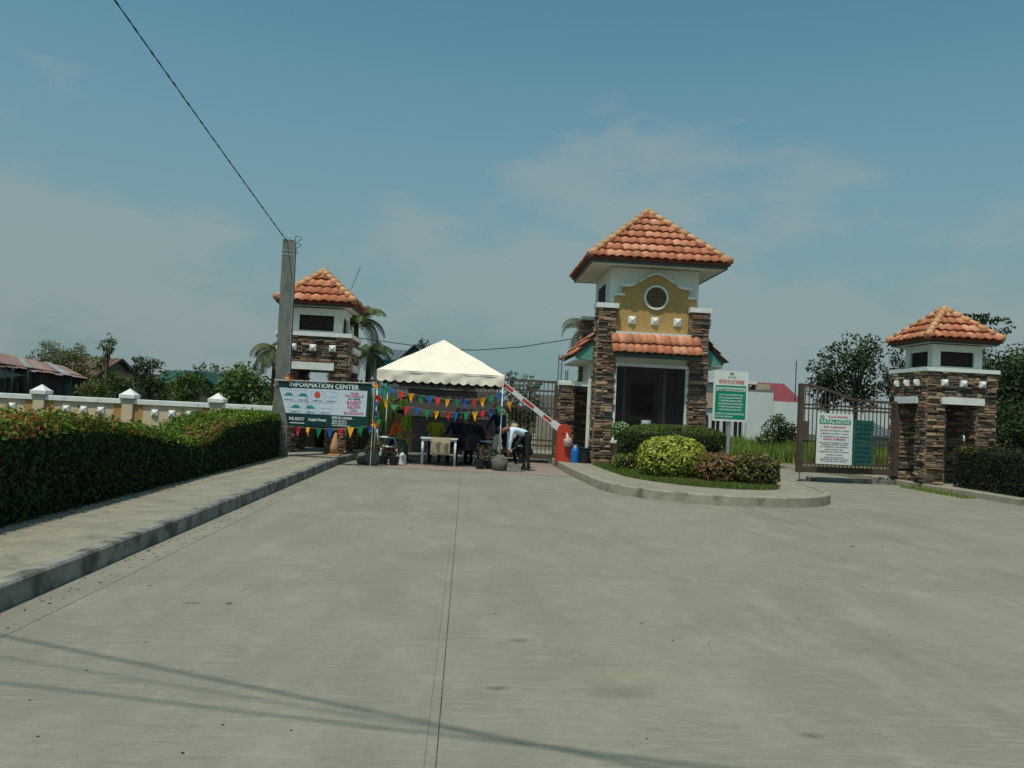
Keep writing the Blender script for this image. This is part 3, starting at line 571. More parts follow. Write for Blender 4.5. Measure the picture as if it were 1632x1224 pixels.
def tower(label, cx, y0, zs, faces, seed):
    random.seed(seed); W = .90; x0, x1, y1 = cx-W, cx+W, y0+2*W; cy = y0+W; zb = .14; Z = lambda v: zb+(v-.15)*zs
    t = thing('gate_tower', label, 'tower', (cx, cy, zb))
    pw = .46; lz = Z(2.32)                                            # pier width, opening height
    k = MB()
    for px in (x0, x1-pw):
        for py in (y0, y1-pw): k.box(px+.02, px+pw-.02, py+.02, py+pw-.02, zb-.02, lz)
    k.box(x0+.02, x1-.02, y0+.02, y1-.02, lz, Z(3.05)); part('masonry', k, 'mortar', t)
    S = Stones(t); e = .0
    for (o, u, n, pri) in (((x0, y0+.02), (1, 0, 0), (0, -1, 0), faces[0]), ((x0+.02, y0), (0, 1, 0), (-1, 0, 0), faces[1]), ((x1-.02, y0), (0, 1, 0), (1, 0, 0), faces[2]), ((x0, y1-.02), (1, 0, 0), (0, 1, 0), 0)):
        ux, uy = u[0], u[1]
        for a in (0, 2*W-pw): S.face((o[0]+ux*a, o[1]+uy*a, zb), u, n, pw, lz-zb, pri)
        S.face((o[0], o[1], lz), u, n, 2*W, Z(3.05)-lz, pri)
        # reveals of the piers inside the opening
    for py_, n_ in ((y0+pw-.02, 1), (y1-pw+.02, -1)):
        for px_ in (x0, x1-pw): S.face((px_, py_, zb), (1, 0, 0), (0, n_, 0), pw, lz-zb, .3)
    for px in (x0+pw-.02, x1-pw+.02):
        for py in (y0, y1-pw): S.face((px, py, zb), (0, 1, 0), (1 if px < cx else -1, 0, 0), pw, lz-zb, .3)
    S.build()
    b = MB(); b.box(x0-.07, x1+.07, y0-.07, y1+.07, Z(3.05), Z(3.15)); part('ledge', b, 'white', t)
    for (ax, n) in ((0, -1), (1, -1), (0, 1), (1, 1)):
        b = MB(); hw = .56
        if ax == 0: yy = y0 if n < 0 else y1; b.box(cx-hw, cx+hw, min(yy, yy+n*.10), max(yy, yy+n*.10), Z(2.22), Z(2.40))
        else: xx = x0 if n < 0 else x1; b.box(min(xx, xx+n*.10), max(xx, xx+n*.10), cy-hw, cy+hw, Z(2.22), Z(2.40))
        part('lintel', b, 'white', t)
        for q in (-.5, 0, .5):
            if ax == 0: stud(t, cx+q, (y0-.07 if n < 0 else y1+.07), Z(2.76), .085, (0, n, 0))
            elif ax == 1: stud(t, (x0-.07 if n < 0 else x1+.07), cy+q, Z(2.76), .085, (n, 0, 0))
    # upper pale box with wide openings
    h = .67; b = MB(); zt = Z(3.72)
    for sx in (-1, 1):
        for sy in (-1, 1): xx, yy = cx+sx*h, cy+sy*h; b.box(min(xx, xx-sx*.22), max(xx, xx-sx*.22), min(yy, yy-sy*.22), max(yy, yy-sy*.22), Z(3.15), zt)
    for sy in (-1, 1): yy = cy+sy*h; b.box(cx-h+.22, cx+h-.22, min(yy, yy-sy*.2), max(yy, yy-sy*.2), Z(3.60), zt); b.box(cx-h+.22, cx+h-.22, min(yy, yy-sy*.2), max(yy, yy-sy*.2), Z(3.15), Z(3.21))
    for sx in (-1, 1): xx = cx+sx*h; b.box(min(xx, xx-sx*.2), max(xx, xx-sx*.2), cy-h+.22, cy+h-.22, Z(3.60), zt); b.box(min(xx, xx-sx*.2), max(xx, xx-sx*.2), cy-h+.22, cy+h-.22, Z(3.15), Z(3.21))
    wl_ = part('upper_wall', b, 'wallw', t)
    for ax, n in ((0, -1), (1, -1), (0, 1), (1, 1)):
        b = MB(); q = h-.09
        if ax == 0: yy = cy+n*q; b.box(cx-q+.1, cx+q-.1, yy-.01, yy+.01, Z(3.21), Z(3.60))
        else: xx = cx+n*q; b.box(xx-.01, xx+.01, cy-q+.1, cy+q-.1, Z(3.21), Z(3.60))
        part('window_screen', b, 'louver' if False else 'dark', wl_)
        for s_ in range(6):
            b = MB(); zz = Z(3.24)+s_*.058*zs
            if ax == 0: b.box(cx-q+.12, cx+q-.12, min(yy, yy+n*.03), max(yy, yy+n*.03)+.001, zz, zz+.02)
            else: b.box(min(xx, xx+n*.03), max(xx, xx+n*.03)+.001, cy-q+.12, cy+q-.12, zz, zz+.02)
            part('louver_slat', b, 'slatd', wl_)
    b = MB(); b.box(cx-h-.05, cx+h+.05, cy-h-.05, cy+h+.05, zt-.005, zt+.05); part('cornice', b, 'white', t)
    pyramid_roof(t, cx, cy, Z(3.92), .985, .83*zs, 4, .215, .13)
    return t
tower('stone clad gate tower with orange tile roof behind the utility pole', -4.01, 21.75, 1.045, (3, 1, 2), 11)
tower('stone clad gate tower with orange tile roof at the far right by the exit gate', 12.66, 20.75, 1.0, (3, 2.5, 1), 12)
mb = MB(); mb.tube([(-3.25, 22.6, 4.55), (-3.05, 22.7, 5.2)], .008, 5); part('roof_antenna', mb, 'wire', None, label='thin bare rod standing at the roof of the left tower', cat='antenna')

# ================================================================== GUARDHOUSE
random.seed(3)
gh = thing('guardhouse', 'two storey guardhouse with mustard gable, stone columns and orange tile roof', 'guardhouse', (5.03, 24, .17))
zb = .17
wallp = MB(); wallp.box(3.80, 6.26, 22.72, 25.4, 3.2, 5.60); upper = part('upper_wall', wallp, 'wallw', gh)
b = MB(); b.box(3.50, 3.62, 23.0, 25.4, zb, 3.2); b.box(6.40, 6.52, 23.0, 25.4, zb, 3.2); b.box(3.50, 6.52, 25.3, 25.42, zb, 3.2)
b.box(3.5, 3.74, 22.92, 23.0, zb, 3.2)
b.box(3.5, 6.5, 22.8, 25.4, 3.1, 3.2-.003); low = part('lower_wall', b, 'wallw', gh)
b = MB(); b.box(3.96, 6.02, 22.50, 22.64, zb, .76); part('base_wall', b, 'beige', gh)
b = MB(); b.box(3.92, 6.06, 22.36, 22.62, .76, .84); part('window_sill', b, 'white', gh)
b = MB(); b.box(3.96, 6.02, 22.52, 22.64, 2.92, 3.2); part('window_header', b, 'wallw', gh)
wf = MB()
for x0, x1, z0, z1 in ((3.94, 4.03, .84, 2.95), (5.93, 6.02, .84, 2.95), (4.03, 5.93, 2.86, 2.95)): wf.box(x0, x1, 22.44, 22.56, z0, z1)
win = part('window', wf, 'white', gh)
b = MB(); b.box(4.03, 5.93, 22.53, 22.54, .84, 2.86); 
gm = bpy.data.materials.new('window_glass'); gm.use_nodes = True; q = gm.node_tree.nodes['Principled BSDF']; q.inputs['Base Color'].default_value = (.012, .012, .012, 1); q.inputs['Roughness'].default_value = .03; q.inputs['Alpha'].default_value = .30; q.inputs['Specular IOR Level'].default_value = .5
part('window_pane', b, gm, win)
b = MB(); b.box(4.6, 5.3, 23.6, 24.1, zb, 1.05); b.box(5.45, 5.75, 24.6, 24.9, zb, 1.9); b.box(4.62, 5.28, 23.62, 23.66, 1.05, 1.5); part('desk', b, 'louver', None, label='dark desk and locker dimly seen inside the guardhouse window', cat='desk')
b = MB(); b.box(3.63, 6.39, 25.2, 25.28, zb, 3.09); part('rear_lining', b, 'interior', gh)
b = MB(); b.box(4.42, 4.50, 23.5, 25.2, zb, 3.05); part('partition', b, 'interior', gh)
b = MB(); b.box(5.50, 5.58, 23.2, 23.8, zb, 3.05); part('partition', b, 'interior', gh)
# columns
for x0, y0, x1, y1, zt, pri, nm in ((3.46, 22.42, 3.94, 22.90, 4.42, 3, 1), (6.02, 22.42, 6.50, 22.90, 4.42, 3, 1)):
    col_ = MB(); col_.box(x0+.02, x1-.02, y0+.02, y1-.02, zb-.02, zt); cl_ = part('column', col_, 'mortar', gh)
    S = Stones(cl_); S.face((x0, y0+.02, zb), (1, 0, 0), (0, -1, 0), x1-x0, zt-zb, 3); S.face((x0+.02, y0, zb), (0, 1, 0), (-1, 0, 0), y1-y0, zt-zb, 2 if x0 < 5 else 1.2); S.face((x1-.02, y0, zb), (0, 1, 0), (1, 0, 0), y1-y0, zt-zb, 1)
    S.build(140 if x0 > 5 else 150)
    c_ = MB(); c_.box(x0-.06, x1+.06, y0-.06, y1+.06, zt, zt+.13); part('column_cap', c_, 'white', cl_)
for x0 in (3.46, 6.05):
    col_ = MB(); col_.box(x0+.02, x0+.40, 25.55, 25.95, zb, 4.42); cl_ = part('column', col_, 'mortar', gh)
    S = Stones(cl_); S.face((x0, 25.57, zb), (1, 0, 0), (0, -1, 0), .42, 4.25, 3); S.face((x0+.02, 25.55, zb), (0, 1, 0), (-1, 0, 0), .42, 4.25, 2); S.build(60)
    c_ = MB(); c_.box(x0-.04, x0+.46, 25.5, 26.0, 4.42, 4.52); part('column_cap', c_, 'white', cl_)
# gable plaque
gx, gy = 5.05, 22.60
half_ = [(1.12, 0), (1.12, .98), (.90, .98), (.90, 1.22)] + [(.90-.16*k/4, 1.22+.015*k/4) for k in range(1, 5)] + [(.74-.30*k/6, 1.235+.20*(1-math.cos(PI*k/12*1.0))) for k in range(1, 6)] + [(.44-.44*k/8+.0, 1.235+.20*(1-math.cos(PI*5/12))+.21*math.sin(PI/2*k/8)) for k in range(0, 9)]
prof = half_+[(-x, z) for x, z in half_[::-1][1:]]
b = MB(); b.plate(prof, (gx, gy+.12, 3.82), (1, 0, 0), (0, 0, 1), (0, -1, 0), .12); part('gable', b, 'plaque', gh)
def trim(poly, nm='gable_trim', wdt=.075, dep=.20, m='white'):
    b = MB(); k = len(poly); pts = []
    for i, (x, z) in enumerate(poly):
        a = Vector(poly[max(0, i-1)]); c_ = Vector(poly[min(k-1, i+1)]); d_ = (c_-a).normalized(); pts.append(((x, z), (x-d_.y*-1*wdt*-1, z+d_.x*-1*wdt)))
    vs = []; 
    for (x, z), (x2, z2) in pts:
        for yy in (gy-.07, gy+.10): vs += [(gx+x, yy, 3.82+z), (gx+x2, yy, 3.82+z2)]
    fs = []
    for i in range(k-1):
        o = i*4; fs += [(o, o+4, o+5, o+1), (o+2, o+3, o+7, o+6), (o+1, o+5, o+7, o+3), (o, o+2, o+6, o+4)]
    fs += [(0, 1, 3, 2), (4*k-4, 4*k-2, 4*k-1, 4*k-3)]
    b.add(vs, fs); part(nm, b, m, gh)
arc = [(x, z) for x, z in prof if z > 1.2]; trim([(.97, 1.222)]+arc+[(-.97, 1.222)])
for s_ in (-1, 1):
    b = MB(); b.box(gx+s_*1.02-.15, gx+s_*1.02+.15, gy-.07, gy+.10, 4.80, 4.85); part('gable_trim', b, 'white', gh)
rg = MB(); vs = []; n_ = 28
for k in range(n_):
    a = 2*PI*k/n_
    for rr, yy in ((.34, gy-.002), (.34, gy-.06), (.285, gy-.06), (.285, gy-.002)): vs.append((gx+rr*math.cos(a), yy, 4.79+rr*math.sin(a)))
rg.add(vs, [(k*4+j, k*4+(j+1) % 4, ((k+1) % n_)*4+(j+1) % 4, ((k+1) % n_)*4+j) for k in range(n_) for j in range(4)]); vent = part('round_vent', rg, 'white', gh, smooth=False)
b = MB(); b.add([(gx+.285*math.cos(2*PI*k/n_), gy-.006, 4.79+.285*math.sin(2*PI*k/n_)) for k in range(n_)], [tuple(range(n_))]); part('vent_back', b, 'dark', vent)
for k in range(9):
    z = 4.79-.245+k*.061; hw = math.sqrt(max(.001, .28**2-(z-4.79)**2)); b = MB(); b.beam((gx-hw, gy-.022, z), (gx+hw, gy-.022, z), .03, .042, up=(0, .5, 1)); part('vent_slat', b, 'louver', vent)
for q in (-.64, -.01, .62): stud(gh, gx+q, gy, 4.14, .105, (0, -1, 0))
b = MB(); b.box(3.96, 6.12, 22.42, 22.60, 3.72, 3.80); part('skirt_ledge', b, 'white', gh)
# skirt roof
def shed(nm, O, U, D_, half, rows, wv, L_):
    """small pent roof; D_ is the up-slope vector"""
    O, U, V = Vector(O), Vector(U), Vector(D_).normalized(); Nn = U.cross(V).normalized()
    d = MB(); q = [O-U*half, O+U*half, O+U*half+V*L_, O-U*half+V*L_]; d.add([p-Nn*.002 for p in q]+[p-Nn*.05 for p in q], [(0, 1, 2, 3), (7, 6, 5, 4), (0, 4, 5, 1), (1, 5, 6, 2), (2, 6, 7, 3), (3, 7, 4, 0)])
    r_ = part(nm, d, 'mortar', gh); lay_tiles(r_, O-V*.04, U, V, Nn, half+.02, L_+.03, rows, wv, lambda v: half+.02); return r_
rf = shed('front_skirt_roof', (5.04, 22.02, 3.22), (1, 0, 0), (0, .40, .50), 1.20, 2, .20, .64)
b = MB(); b.box(3.88, 6.2, 22.07, 22.10, 3.08, 3.20); part('fascia', b, 'fascia', rf)
b = MB(); b.box(3.96, 6.0, 22.10, 22.6, 3.10, 3.13); part('soffit', b, 'soffit', rf)
for s_, xo in ((-1, 2.88), (1, 7.10)):
    xi = 3.62 if s_ < 0 else 6.36
    r_ = shed('side_skirt_roof', (xo, 24.1, 3.12), (0, -s_*-1*-1, 0) if False else (0, s_, 0), (-s_*.60, 0, .62), 1.38, 3, .23, .95)
    b = MB(); x2 = xo-s_*.05
    b.plate([(x2, 3.02), (x2, 3.10), (xi, 3.72), (xi, 2.98)] if s_ < 0 else [(xi, 2.98), (xi, 3.72), (x2, 3.10), (x2, 3.02)], (0, 22.78, 0), (1, 0, 0), (0, 0, 1), (0, 1, 0), .05); part('gable_end', b, 'teal', r_)
    b = MB(); b.box(min(x2, xi), max(x2, xi), 22.84, 25.4, 2.95, 3.0); part('soffit', b, 'soffit', r_)
pyramid_roof(gh, 5.03, 24.07, 5.78, 1.90, 1.70, 7, .236, .17)
# side windows upper
for yy in (23.6,):
    b = MB(); b.box(3.765, 3.80, yy-.30, yy+1.0, 4.30, 5.25); sw = part('side_window', b, 'white', gh)
    b = MB(); b.box(3.75, 3.765, yy-.26, yy+.96, 4.34, 5.21); part('window_pane', b, 'dark', sw)
    for q in (.05, .35, .65): b = MB(); b.box(3.738, 3.75, yy+q-.012, yy+q+.012, 4.34, 5.21); part('mullion', b, 'steel', sw)
b = MB(); b.box(3.34, 3.42, 22.98, 23.06, zb, 3.0); b.box(2.92, 3.42, 23.05, 23.12, 2.28, 2.40); part('door_frame', b, 'wallw', gh)
# stone gate pillar with side wall
pl = thing('gate_pillar', 'short stone pillar with white cap beside the red barrier box', 'pillar', (2.86, 23.7, .17))
b = MB(); b.box(2.66, 3.04, 23.52, 23.92, .15, 2.30); part('masonry', b, 'mortar', pl)
S = Stones(pl); S.face((2.64, 23.52, .17), (1, 0, 0), (0, -1, 0), .42, 2.13, 3); S.face((2.66, 23.5, .17), (0, 1, 0), (-1, 0, 0), .42, 2.13, 2); S.build(200)
b = MB(); b.bbox(2.58, 3.12, 23.42, 23.98, 2.30, 2.42, .015); part('pillar_cap', b, 'white', pl)
pl2 = thing('side_wall', 'low shaded stone wall between the short pillar and the guardhouse', 'wall', (3.28, 24.1, .17))
b = MB(); b.box(3.07, 3.49, 24.05, 24.2, .15, 2.30); part('masonry', b, 'mortar', pl2)
S = Stones(pl2); S.face((3.07, 24.06, .17), (1, 0, 0), (0, -1, 0), .42, 2.12, 3); S.build(200)

# ================================================================== PERIMETER WALLS
def wall(label, x0, posts, x1, y, zt, zb=.08):
    t = thing('perimeter_wall', label, 'wall', ((x0+x1)/2, y, zb))
    ed = [x0]+posts+[x1]
    for a, b_ in zip(ed, ed[1:]):
        a2 = a+(.14 if a in posts else 0); b2 = b_-(.14 if b_ in posts else 0)
        if b2-a2 < .2: continue
        m = MB(); m.box(a2, b2, y, y+.12, zb, zt-.12); part('panel', m, 'beige', t)
        m = MB(); m.bbox(a2, b2, y-.06, y+.18, zt-.12, zt, .01); part('coping', m, 'white', t)
        for c0 in ((a2, a2+.22), (b2-.22, b2)):
            m = MB(); m.box(c0[0], c0[1], y-.012, y+.0, zb, zt-.13); part('pilaster_strip', m, 'ochre', t)
        m = MB(); m.box(a2+.22, a2+.42, y-.010, y, zb, zt-.62); part('pilaster_strip', m, 'ochre', t)
        if b2-a2 > 1.2:
            c = (a2+b2)/2
            for q in (-.43, 0, .43): stud(t, c+q, y, zt-.32, .085, (0, -1, 0))
    for p in posts:
        m = MB(); m.bbox(p-.14, p+.14, y-.08, y+.20, zb, zt+.02, .01); po = part('post', m, 'beige', t)
        m = MB(); m.bbox(p-.20, p+.20, y-.14, y+.26, zt+.02, zt+.12, .01); part('post_cap', m, 'white', po)
        m = MB(); m.pyr(p, y+.06, .175, zt+.12, zt+.27); part('cap_pyramid', m, 'white', po)
    return t
wall('beige boundary wall with white coping and capped posts on the left', -17.6, [-15.1, -12.95, -10.77, -8.58, -6.37], -4.95, 21.75, 1.32)
wall('short beige boundary wall with white coping behind the right tower', 13.6, [14.62, 17.0, 19.4], 21.5, 24.0, 1.24)

# ================================================================== GATES
def gate(label, p0, p1, z0, topf, n, rails, m='steel', group=None, postw=.10, low=True):
    p0, p1 = Vector((*p0, 0)), Vector((*p1, 0)); t = thing('steel_gate', label, 'gate', (p0.x, p0.y, z0), group); u = (p1-p0); L_ = u.length; u.normalize()
    def pt(s, z): q = p0+u*s; return (q.x, q.y, z)
    for s_, z in ((0, topf(0)), (L_, topf(1))):
        b = MB(); b.beam(pt(s_, z0), pt(s_, z+.04), postw, postw, up=(u.x, u.y, 0)); part('gate_post', b, m, t)
    k = 14; fr = MB()
    for i in range(k): fr.beam(pt(L_*i/k, topf(i/k)), pt(L_*(i+1)/k, topf((i+1)/k)), .05, .07)
    part('top_rail', fr, m, t)
    for z in rails: b = MB(); b.beam(pt(postw/2, z), pt(L_-postw/2, z), .04, .05); part('rail', b, m, t)
    b = MB(); b.beam(pt(postw/2, z0+.09), pt(L_-postw/2, z0+.09), .045, .16); part('bottom_rail', b, m, t)
    bm = MB(); bm.box(-.011, .011, -.011, .011, 0, 1); me = as_mesh(bm, 'bar', m)
    for i in range(1, n):
        s_ = L_*i/n; o = bpy.data.objects.new('bar', me); q = Vector(pt(s_, z0+.12)); o.location = q-wl(t); o.scale = (1, 1, topf(i/n)-z0-.12); link(o, t)
    return t
g1 = gate('brown steel gate leaf at the left half of the entrance behind the tent', (-2.85, 24.75), (-.08, 24.75), .12, lambda s: 2.18+.22*math.sin(PI/2*min(1, s*1.2)), 22, (.52, .68, 2.0))
g2 = gate('brown steel gate leaf at the right half of the entrance beside the stone pillar', (0.0, 24.75), (2.60, 24.3), .12, lambda s: 2.42-.03*s, 22, (.52, .68, 2.12, 1.62), 'steel2')
b = MB(); b.tube([(-2.16, 24.6, .05), (-2.16, 24.6, 1.45), (-2.10, 24.6, 1.62), (-1.9, 24.6, 1.74), (-1.6, 24.6, 1.8)], .055, 8); part('gate_brace', b, 'steel', g1, smooth=True)
def rtop(s): return 2.56-.34*(.5-.5*math.cos(PI*min(1, max(0, (s-.05)/.62))))
g3 = gate('brown steel exit gate with curved top closing towards the right tower', (8.86, 21.72), (11.68, 22.1), .24, rtop, 24, (1.08, 1.95, 2.05, .50), 'steel2', postw=.12)
b = MB(); b.tube([(8.86, 21.64, .0), (8.86, 21.64, .95)], .012, 6); part('drop_bolt', b, 'steel', g3)
b = MB(); b.beam((8.8, 21.69, 1.36), (9.1, 21.73, 1.36), .05, .50, up=(0, 0, 1)); part('lock_plate', b, 'steel2', g3)
struct('gate_curb', (lambda b: b.box(9.3, 11.64, 21.95, 22.25, -.02, .11) or b)(MB()), 'kerb')
struct('entrance_sill', (lambda b: b.box(-2.75, 2.5, 24.6, 24.9, -.02, .09) or b)(MB()), 'kerb')

# posters on the exit gate
def board(t, x0, x1, z0, z1, y, m, name, thick=.006, sag=0):
    b = MB(); b.box(x0, x1, y, y+thick, z0, z1); return part(name, b, m, t)
po = thing('poster', 'white notice poster headed PATALASTAS tied to the exit gate bars', 'poster', (9.75, 21.6, .48))
board(po, 9.27, 10.24, .50, 1.84, 21.60, 'swhite', 'sheet'); board(po, 9.33, 10.18, 1.56, 1.68, 21.596, 'sgreen', 'heading_band')
b = MB(); text_mb(b, 'PATALASTAS', 9.755, 21.592, 1.578, .085, .78); part('lettering', b, 'ink_w', po)
b = MB(); text_mb(b, 'VILLAGE HOMEOWNERS', 9.83, 21.594, 1.735, .04, .55); text_mb(b, 'SA LAHAT', 9.75, 21.594, 1.46, .05, .6); text_mb(b, 'BAWAL PUMASOK', 9.75, 21.594, 1.14, .05, .6); part('lettering', b, 'ink_p', po)
b = MB(); 
for i, (z, w_) in enumerate(((1.38, .8), (1.30, .75), (1.22, .8), (1.06, .8), (1.01, .7), (.95, .78), (.88, .5), (.82, .8), (.74, .45), (.67, .55), (.62, .78), (.57, .7))):
    text_mb(b, ('ang lahat ng sasakyan ay dapat', 'magpakita ng sticker sa guard', 'at magbaba ng bintana')[i % 3], 9.75, 21.594, z, .028, w_)
part('lettering', b, 'ink_n', po)
mb = MB(); mb.tube([(9.40+.06*math.cos(a*.6), 21.592, 1.75+.03*math.sin(a*.6)) for a in range(11)], .006, 4); part('round_seal', mb, 'ink_t', po)
po2 = thing('poster', 'faded dark green notice sheet beside the white poster on the exit gate', 'poster', (10.6, 21.7, .48))
for z0, z1 in ((1.12, 1.70), (.50, 1.09)):
    board(po2, 10.29, 10.86, z0, z1, 21.70, 'dkgreen', 'sheet'); b = MB()
    for k in range(4): text_mb(b, ('THIS GATE', 'IS CLOSED', 'USE MAIN', 'ENTRANCE')[k], 10.58, 21.694, z1-.15-k*.12, .06, .42)
    part('lettering', b, 'bgreen', po2)

# ================================================================== TENT
tx0, tx1, ty0, ty1, te, tv = -2.26, .92, 20.9, 23.7, 2.37, 2.13
tent = thing('canopy_tent', 'white pyramid canopy tent with scalloped valance in the entrance', 'tent', ((tx0+tx1)/2, (ty0+ty1)/2, 0))
ap = Vector(((tx0+tx1)/2-.02, (ty0+ty1)/2, 3.30)); c = MB(); lin = MB(); cor = [Vector((tx0, ty0, te)), Vector((tx1, ty0, te)), Vector((tx1, ty1, te)), Vector((tx0, ty1, te))]
for k in range(4):
    a, b_ = cor[k], cor[(k+1) % 4]; nr, nc = 8, 16; vs = []; fs = []
    for r in range(nr+1):
        for q in range(nc+1):
            e = a.lerp(b_, q/nc); p = e.lerp(ap, r/nr); sg = .05*math.sin(PI*r/nr)*math.sin(PI*q/nc)+.012*math.sin(q*2.3+r*1.7)*math.sin(PI*r/nr); vs.append((p.x, p.y, p.z-sg))
    for r in range(nr):
        for q in range(nc): i = r*(nc+1)+q; fs.append((i, i+1, i+nc+2, i+nc+1))
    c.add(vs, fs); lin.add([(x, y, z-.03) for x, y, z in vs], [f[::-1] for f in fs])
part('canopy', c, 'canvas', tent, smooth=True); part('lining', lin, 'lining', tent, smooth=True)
for k in range(4):
    a, b_ = cor[k], cor[(k+1) % 4]; u = (b_-a).normalized(); nn = Vector((u.y, -u.x, 0)); L_ = (b_-a).length; nc = 84; sc = 14; vs = []; fs = []
    for q in range(nc+1):
        s_ = L_*q/nc; ph = (q/nc*sc) % 1; drop = .055*math.sin(PI*ph)
        for j, zz in enumerate((te, te-.08, te-.16, tv-drop)):
            o = a+u*s_+nn*(.012+.010*math.sin(q*.37+j*1.9+k)+.014*(j in (1,))*math.sin(q*.16)+.012*(j == 3)*math.sin(q*.9)); vs.append((o.x, o.y, zz))
    for q in range(nc):
        for j in range(3): i = q*4+j; fs.append((i, i+1, i+5, i+4))
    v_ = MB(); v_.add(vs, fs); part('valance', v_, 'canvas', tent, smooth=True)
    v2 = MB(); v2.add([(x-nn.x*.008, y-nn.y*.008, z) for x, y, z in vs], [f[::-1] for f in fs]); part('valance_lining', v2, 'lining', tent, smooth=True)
for x, y in ((tx0+.03, ty0+.03), (tx1-.03, ty0+.03), (tx1-.03, ty1-.03), (tx0+.03, ty1-.03)):
    b = MB(); b.tube([(x, y, 0), (x, y, te-.02)], .019, 8); part('leg', b, 'plastic', tent, smooth=True)
b = MB()
for k in range(4): b.tube([cor[k]-Vector((0, 0, .05)), cor[(k+1) % 4]-Vector((0, 0, .05))], .012, 6); b.tube([cor[k]-Vector((0, 0, .06)), ap-Vector((0, 0, .16))], .012, 6)
part('roof_frame', b, 'galv', tent)

# tarpaulins hung on the gate behind the tent, and a sheet painting tent shade
tp = thing('tarpaulin', 'grey tarpaulin banner lettered SALE hung on the gate behind the tent', 'banner', (-.5, 24.6, .9))
board(tp, -1.72, 1.05, 1.22, 2.02, 24.60, 'tarp', 'sheet'); b = MB(); text_mb(b, 'HOUSE AND LOT', -.35, 24.594, 1.66, .22, 2.3); text_mb(b, 'FOR SALE', .35, 24.594, 1.27, .22, 1.25); part('lettering', b, 'ink_d', tp)
tp = thing('tarpaulin', 'dark green tarpaulin hanging below the grey banner behind the tent', 'banner', (-1, 24.62, .3)); board(tp, -1.55, .95, .15, 1.20, 24.62, 'tarp_shade', 'sheet')
tp = thing('tarpaulin', 'added black sheet standing in for the shade under the tent ceiling', 'banner', (-.9, 24.5, 2.1)); board(tp, -2.0, .25, 2.04, 2.46, 24.52, 'tarp_shade', 'sheet')  # black colour stands in for the dark under the canopy

# ================================================================== BARRIER, BOTTLE, BINS
br = thing('boom_barrier', 'red boom barrier box with red and white striped arm raised', 'barrier', (2.72, 22.9, .17))
b = MB(); b.bbox(2.52, 2.90, 22.72, 23.05, .17, 1.02, .02); b.tube([(2.71, 22.716, 1.02), (2.71, 23.054, 1.02)], .187, 24); part('cabinet', b, 'red', br)
b = MB(); b.tube([(2.66, 22.70, .99), (2.66, 23.07, .99)], .05, 10); part('pivot', b, 'red', br)
p0 = Vector((2.62, 22.88, 1.06)); p1 = Vector((.66, 23.86, 2.50)); p1 = Vector((.98, 22.95, 2.23)); d_ = (p1-p0); p1 = p0+d_*1.02
arm = MB(); arm.beam(p0, p0+d_*.14, .05, .20); arm_o = part('arm', arm, 'stripew', br)
cuts = [.14, .20, .31, .46, .62, .80, 1.02]
for i in range(6):
    b = MB(); b.beam(p0+d_*cuts[i], p0+d_*cuts[i+1], .035, .135 if True else 0); part('arm_stripe', b, ('stripew', 'stripe', 'stripew', 'stripe', 'stripew', 'stripe')[i] if False else 'stripew', arm_o)
for a, c_ in ((.17, .30), (.47, .66), (.83, .99)):
    b = MB(); b.beam(p0+d_*a+Vector((0, -.0195, 0)), p0+d_*c_+Vector((0, -.0195, 0)), .006, .08); part('red_stripe', b, 'stripe', arm_o)
t = thing('plastic_bag', 'knotted clear plastic bag hanging on the red barrier box', 'bag', (2.78, 22.6, .62))
b = MB(); b.blob((2.80, 22.63, .72), (.12, .07, .14), 0, .14, 10, 8); part('bag_body', b, 'bag', t, smooth=False); b = MB(); b.tube([(2.80, 22.66, .82), (2.77, 22.68, .98)], [.05, .008], 6); part('bag_neck', b, 'swhite', t)
t = thing('water_jug', 'tall blue plastic container beside the red barrier box', 'container', (3.02, 22.7, .17))
b = MB(); b.tube([(3.02, 22.68, .17), (3.02, 22.68, .50), (3.02, 22.68, .56), (3.02, 22.68, .58)], [.125, .13, .10, .06], 16); part('body', b, 'blue', t, smooth=False)
b = MB(); b.tube([(3.02, 22.68, .58), (3.02, 22.68, .64)], .045, 10); part('cap', b, 'plastic', t); b = MB(); b.tube([(2.94, 22.68, .57), (2.96, 22.68, .66), (3.08, 22.68, .66), (3.10, 22.68, .57)], .012, 6); part('handle', b, 'blue', t)
t = thing('rubbish_bin', 'dark open bin standing against the guardhouse doorway', 'bin', (3.28, 22.75, .17))
b = MB(); b.tube([(3.28, 22.62, .17), (3.28, 22.62, .56)], [.15, .18], 14); part('body', b, 'black', t); b = MB(); b.tube([(3.28, 22.62, .56), (3.28, 22.62, .585)], .195, 14); part('rim', b, 'black', t)
b = MB(); b.tube([(3.36, 22.9, .2), (3.42, 22.95, 1.15)], .012, 6); part('broom_stick', b, 'plastic', None, label='thin pale stick leaning behind the dark bin', cat='broom')
t = thing('flower_pot', 'white plastic pot on the guardhouse window sill', 'pot', (4.38, 22.35, .84)); b = MB(); b.tube([(4.32, 22.3, .66), (4.32, 22.3, .9)], [.07, .095], 12); part('pot_body', b, 'plastic', t); b = MB(); b.tube([(4.32, 22.3, .9), (4.32, 22.3, .93)], .105, 12); part('pot_rim', b, 'plastic', t)
t = thing('pail', 'white plastic pail on the sill above the dark hedge', 'pail', (4.9, 22.3, .84)); b = MB(); b.tube([(4.85, 22.25, 1.18), (4.85, 22.25, 1.42)], [.12, .14], 14); b.tube([(4.85, 22.25, .84), (4.85, 22.25, 1.18)], [.10, .12], 14); part('body', b, 'plastic', t)
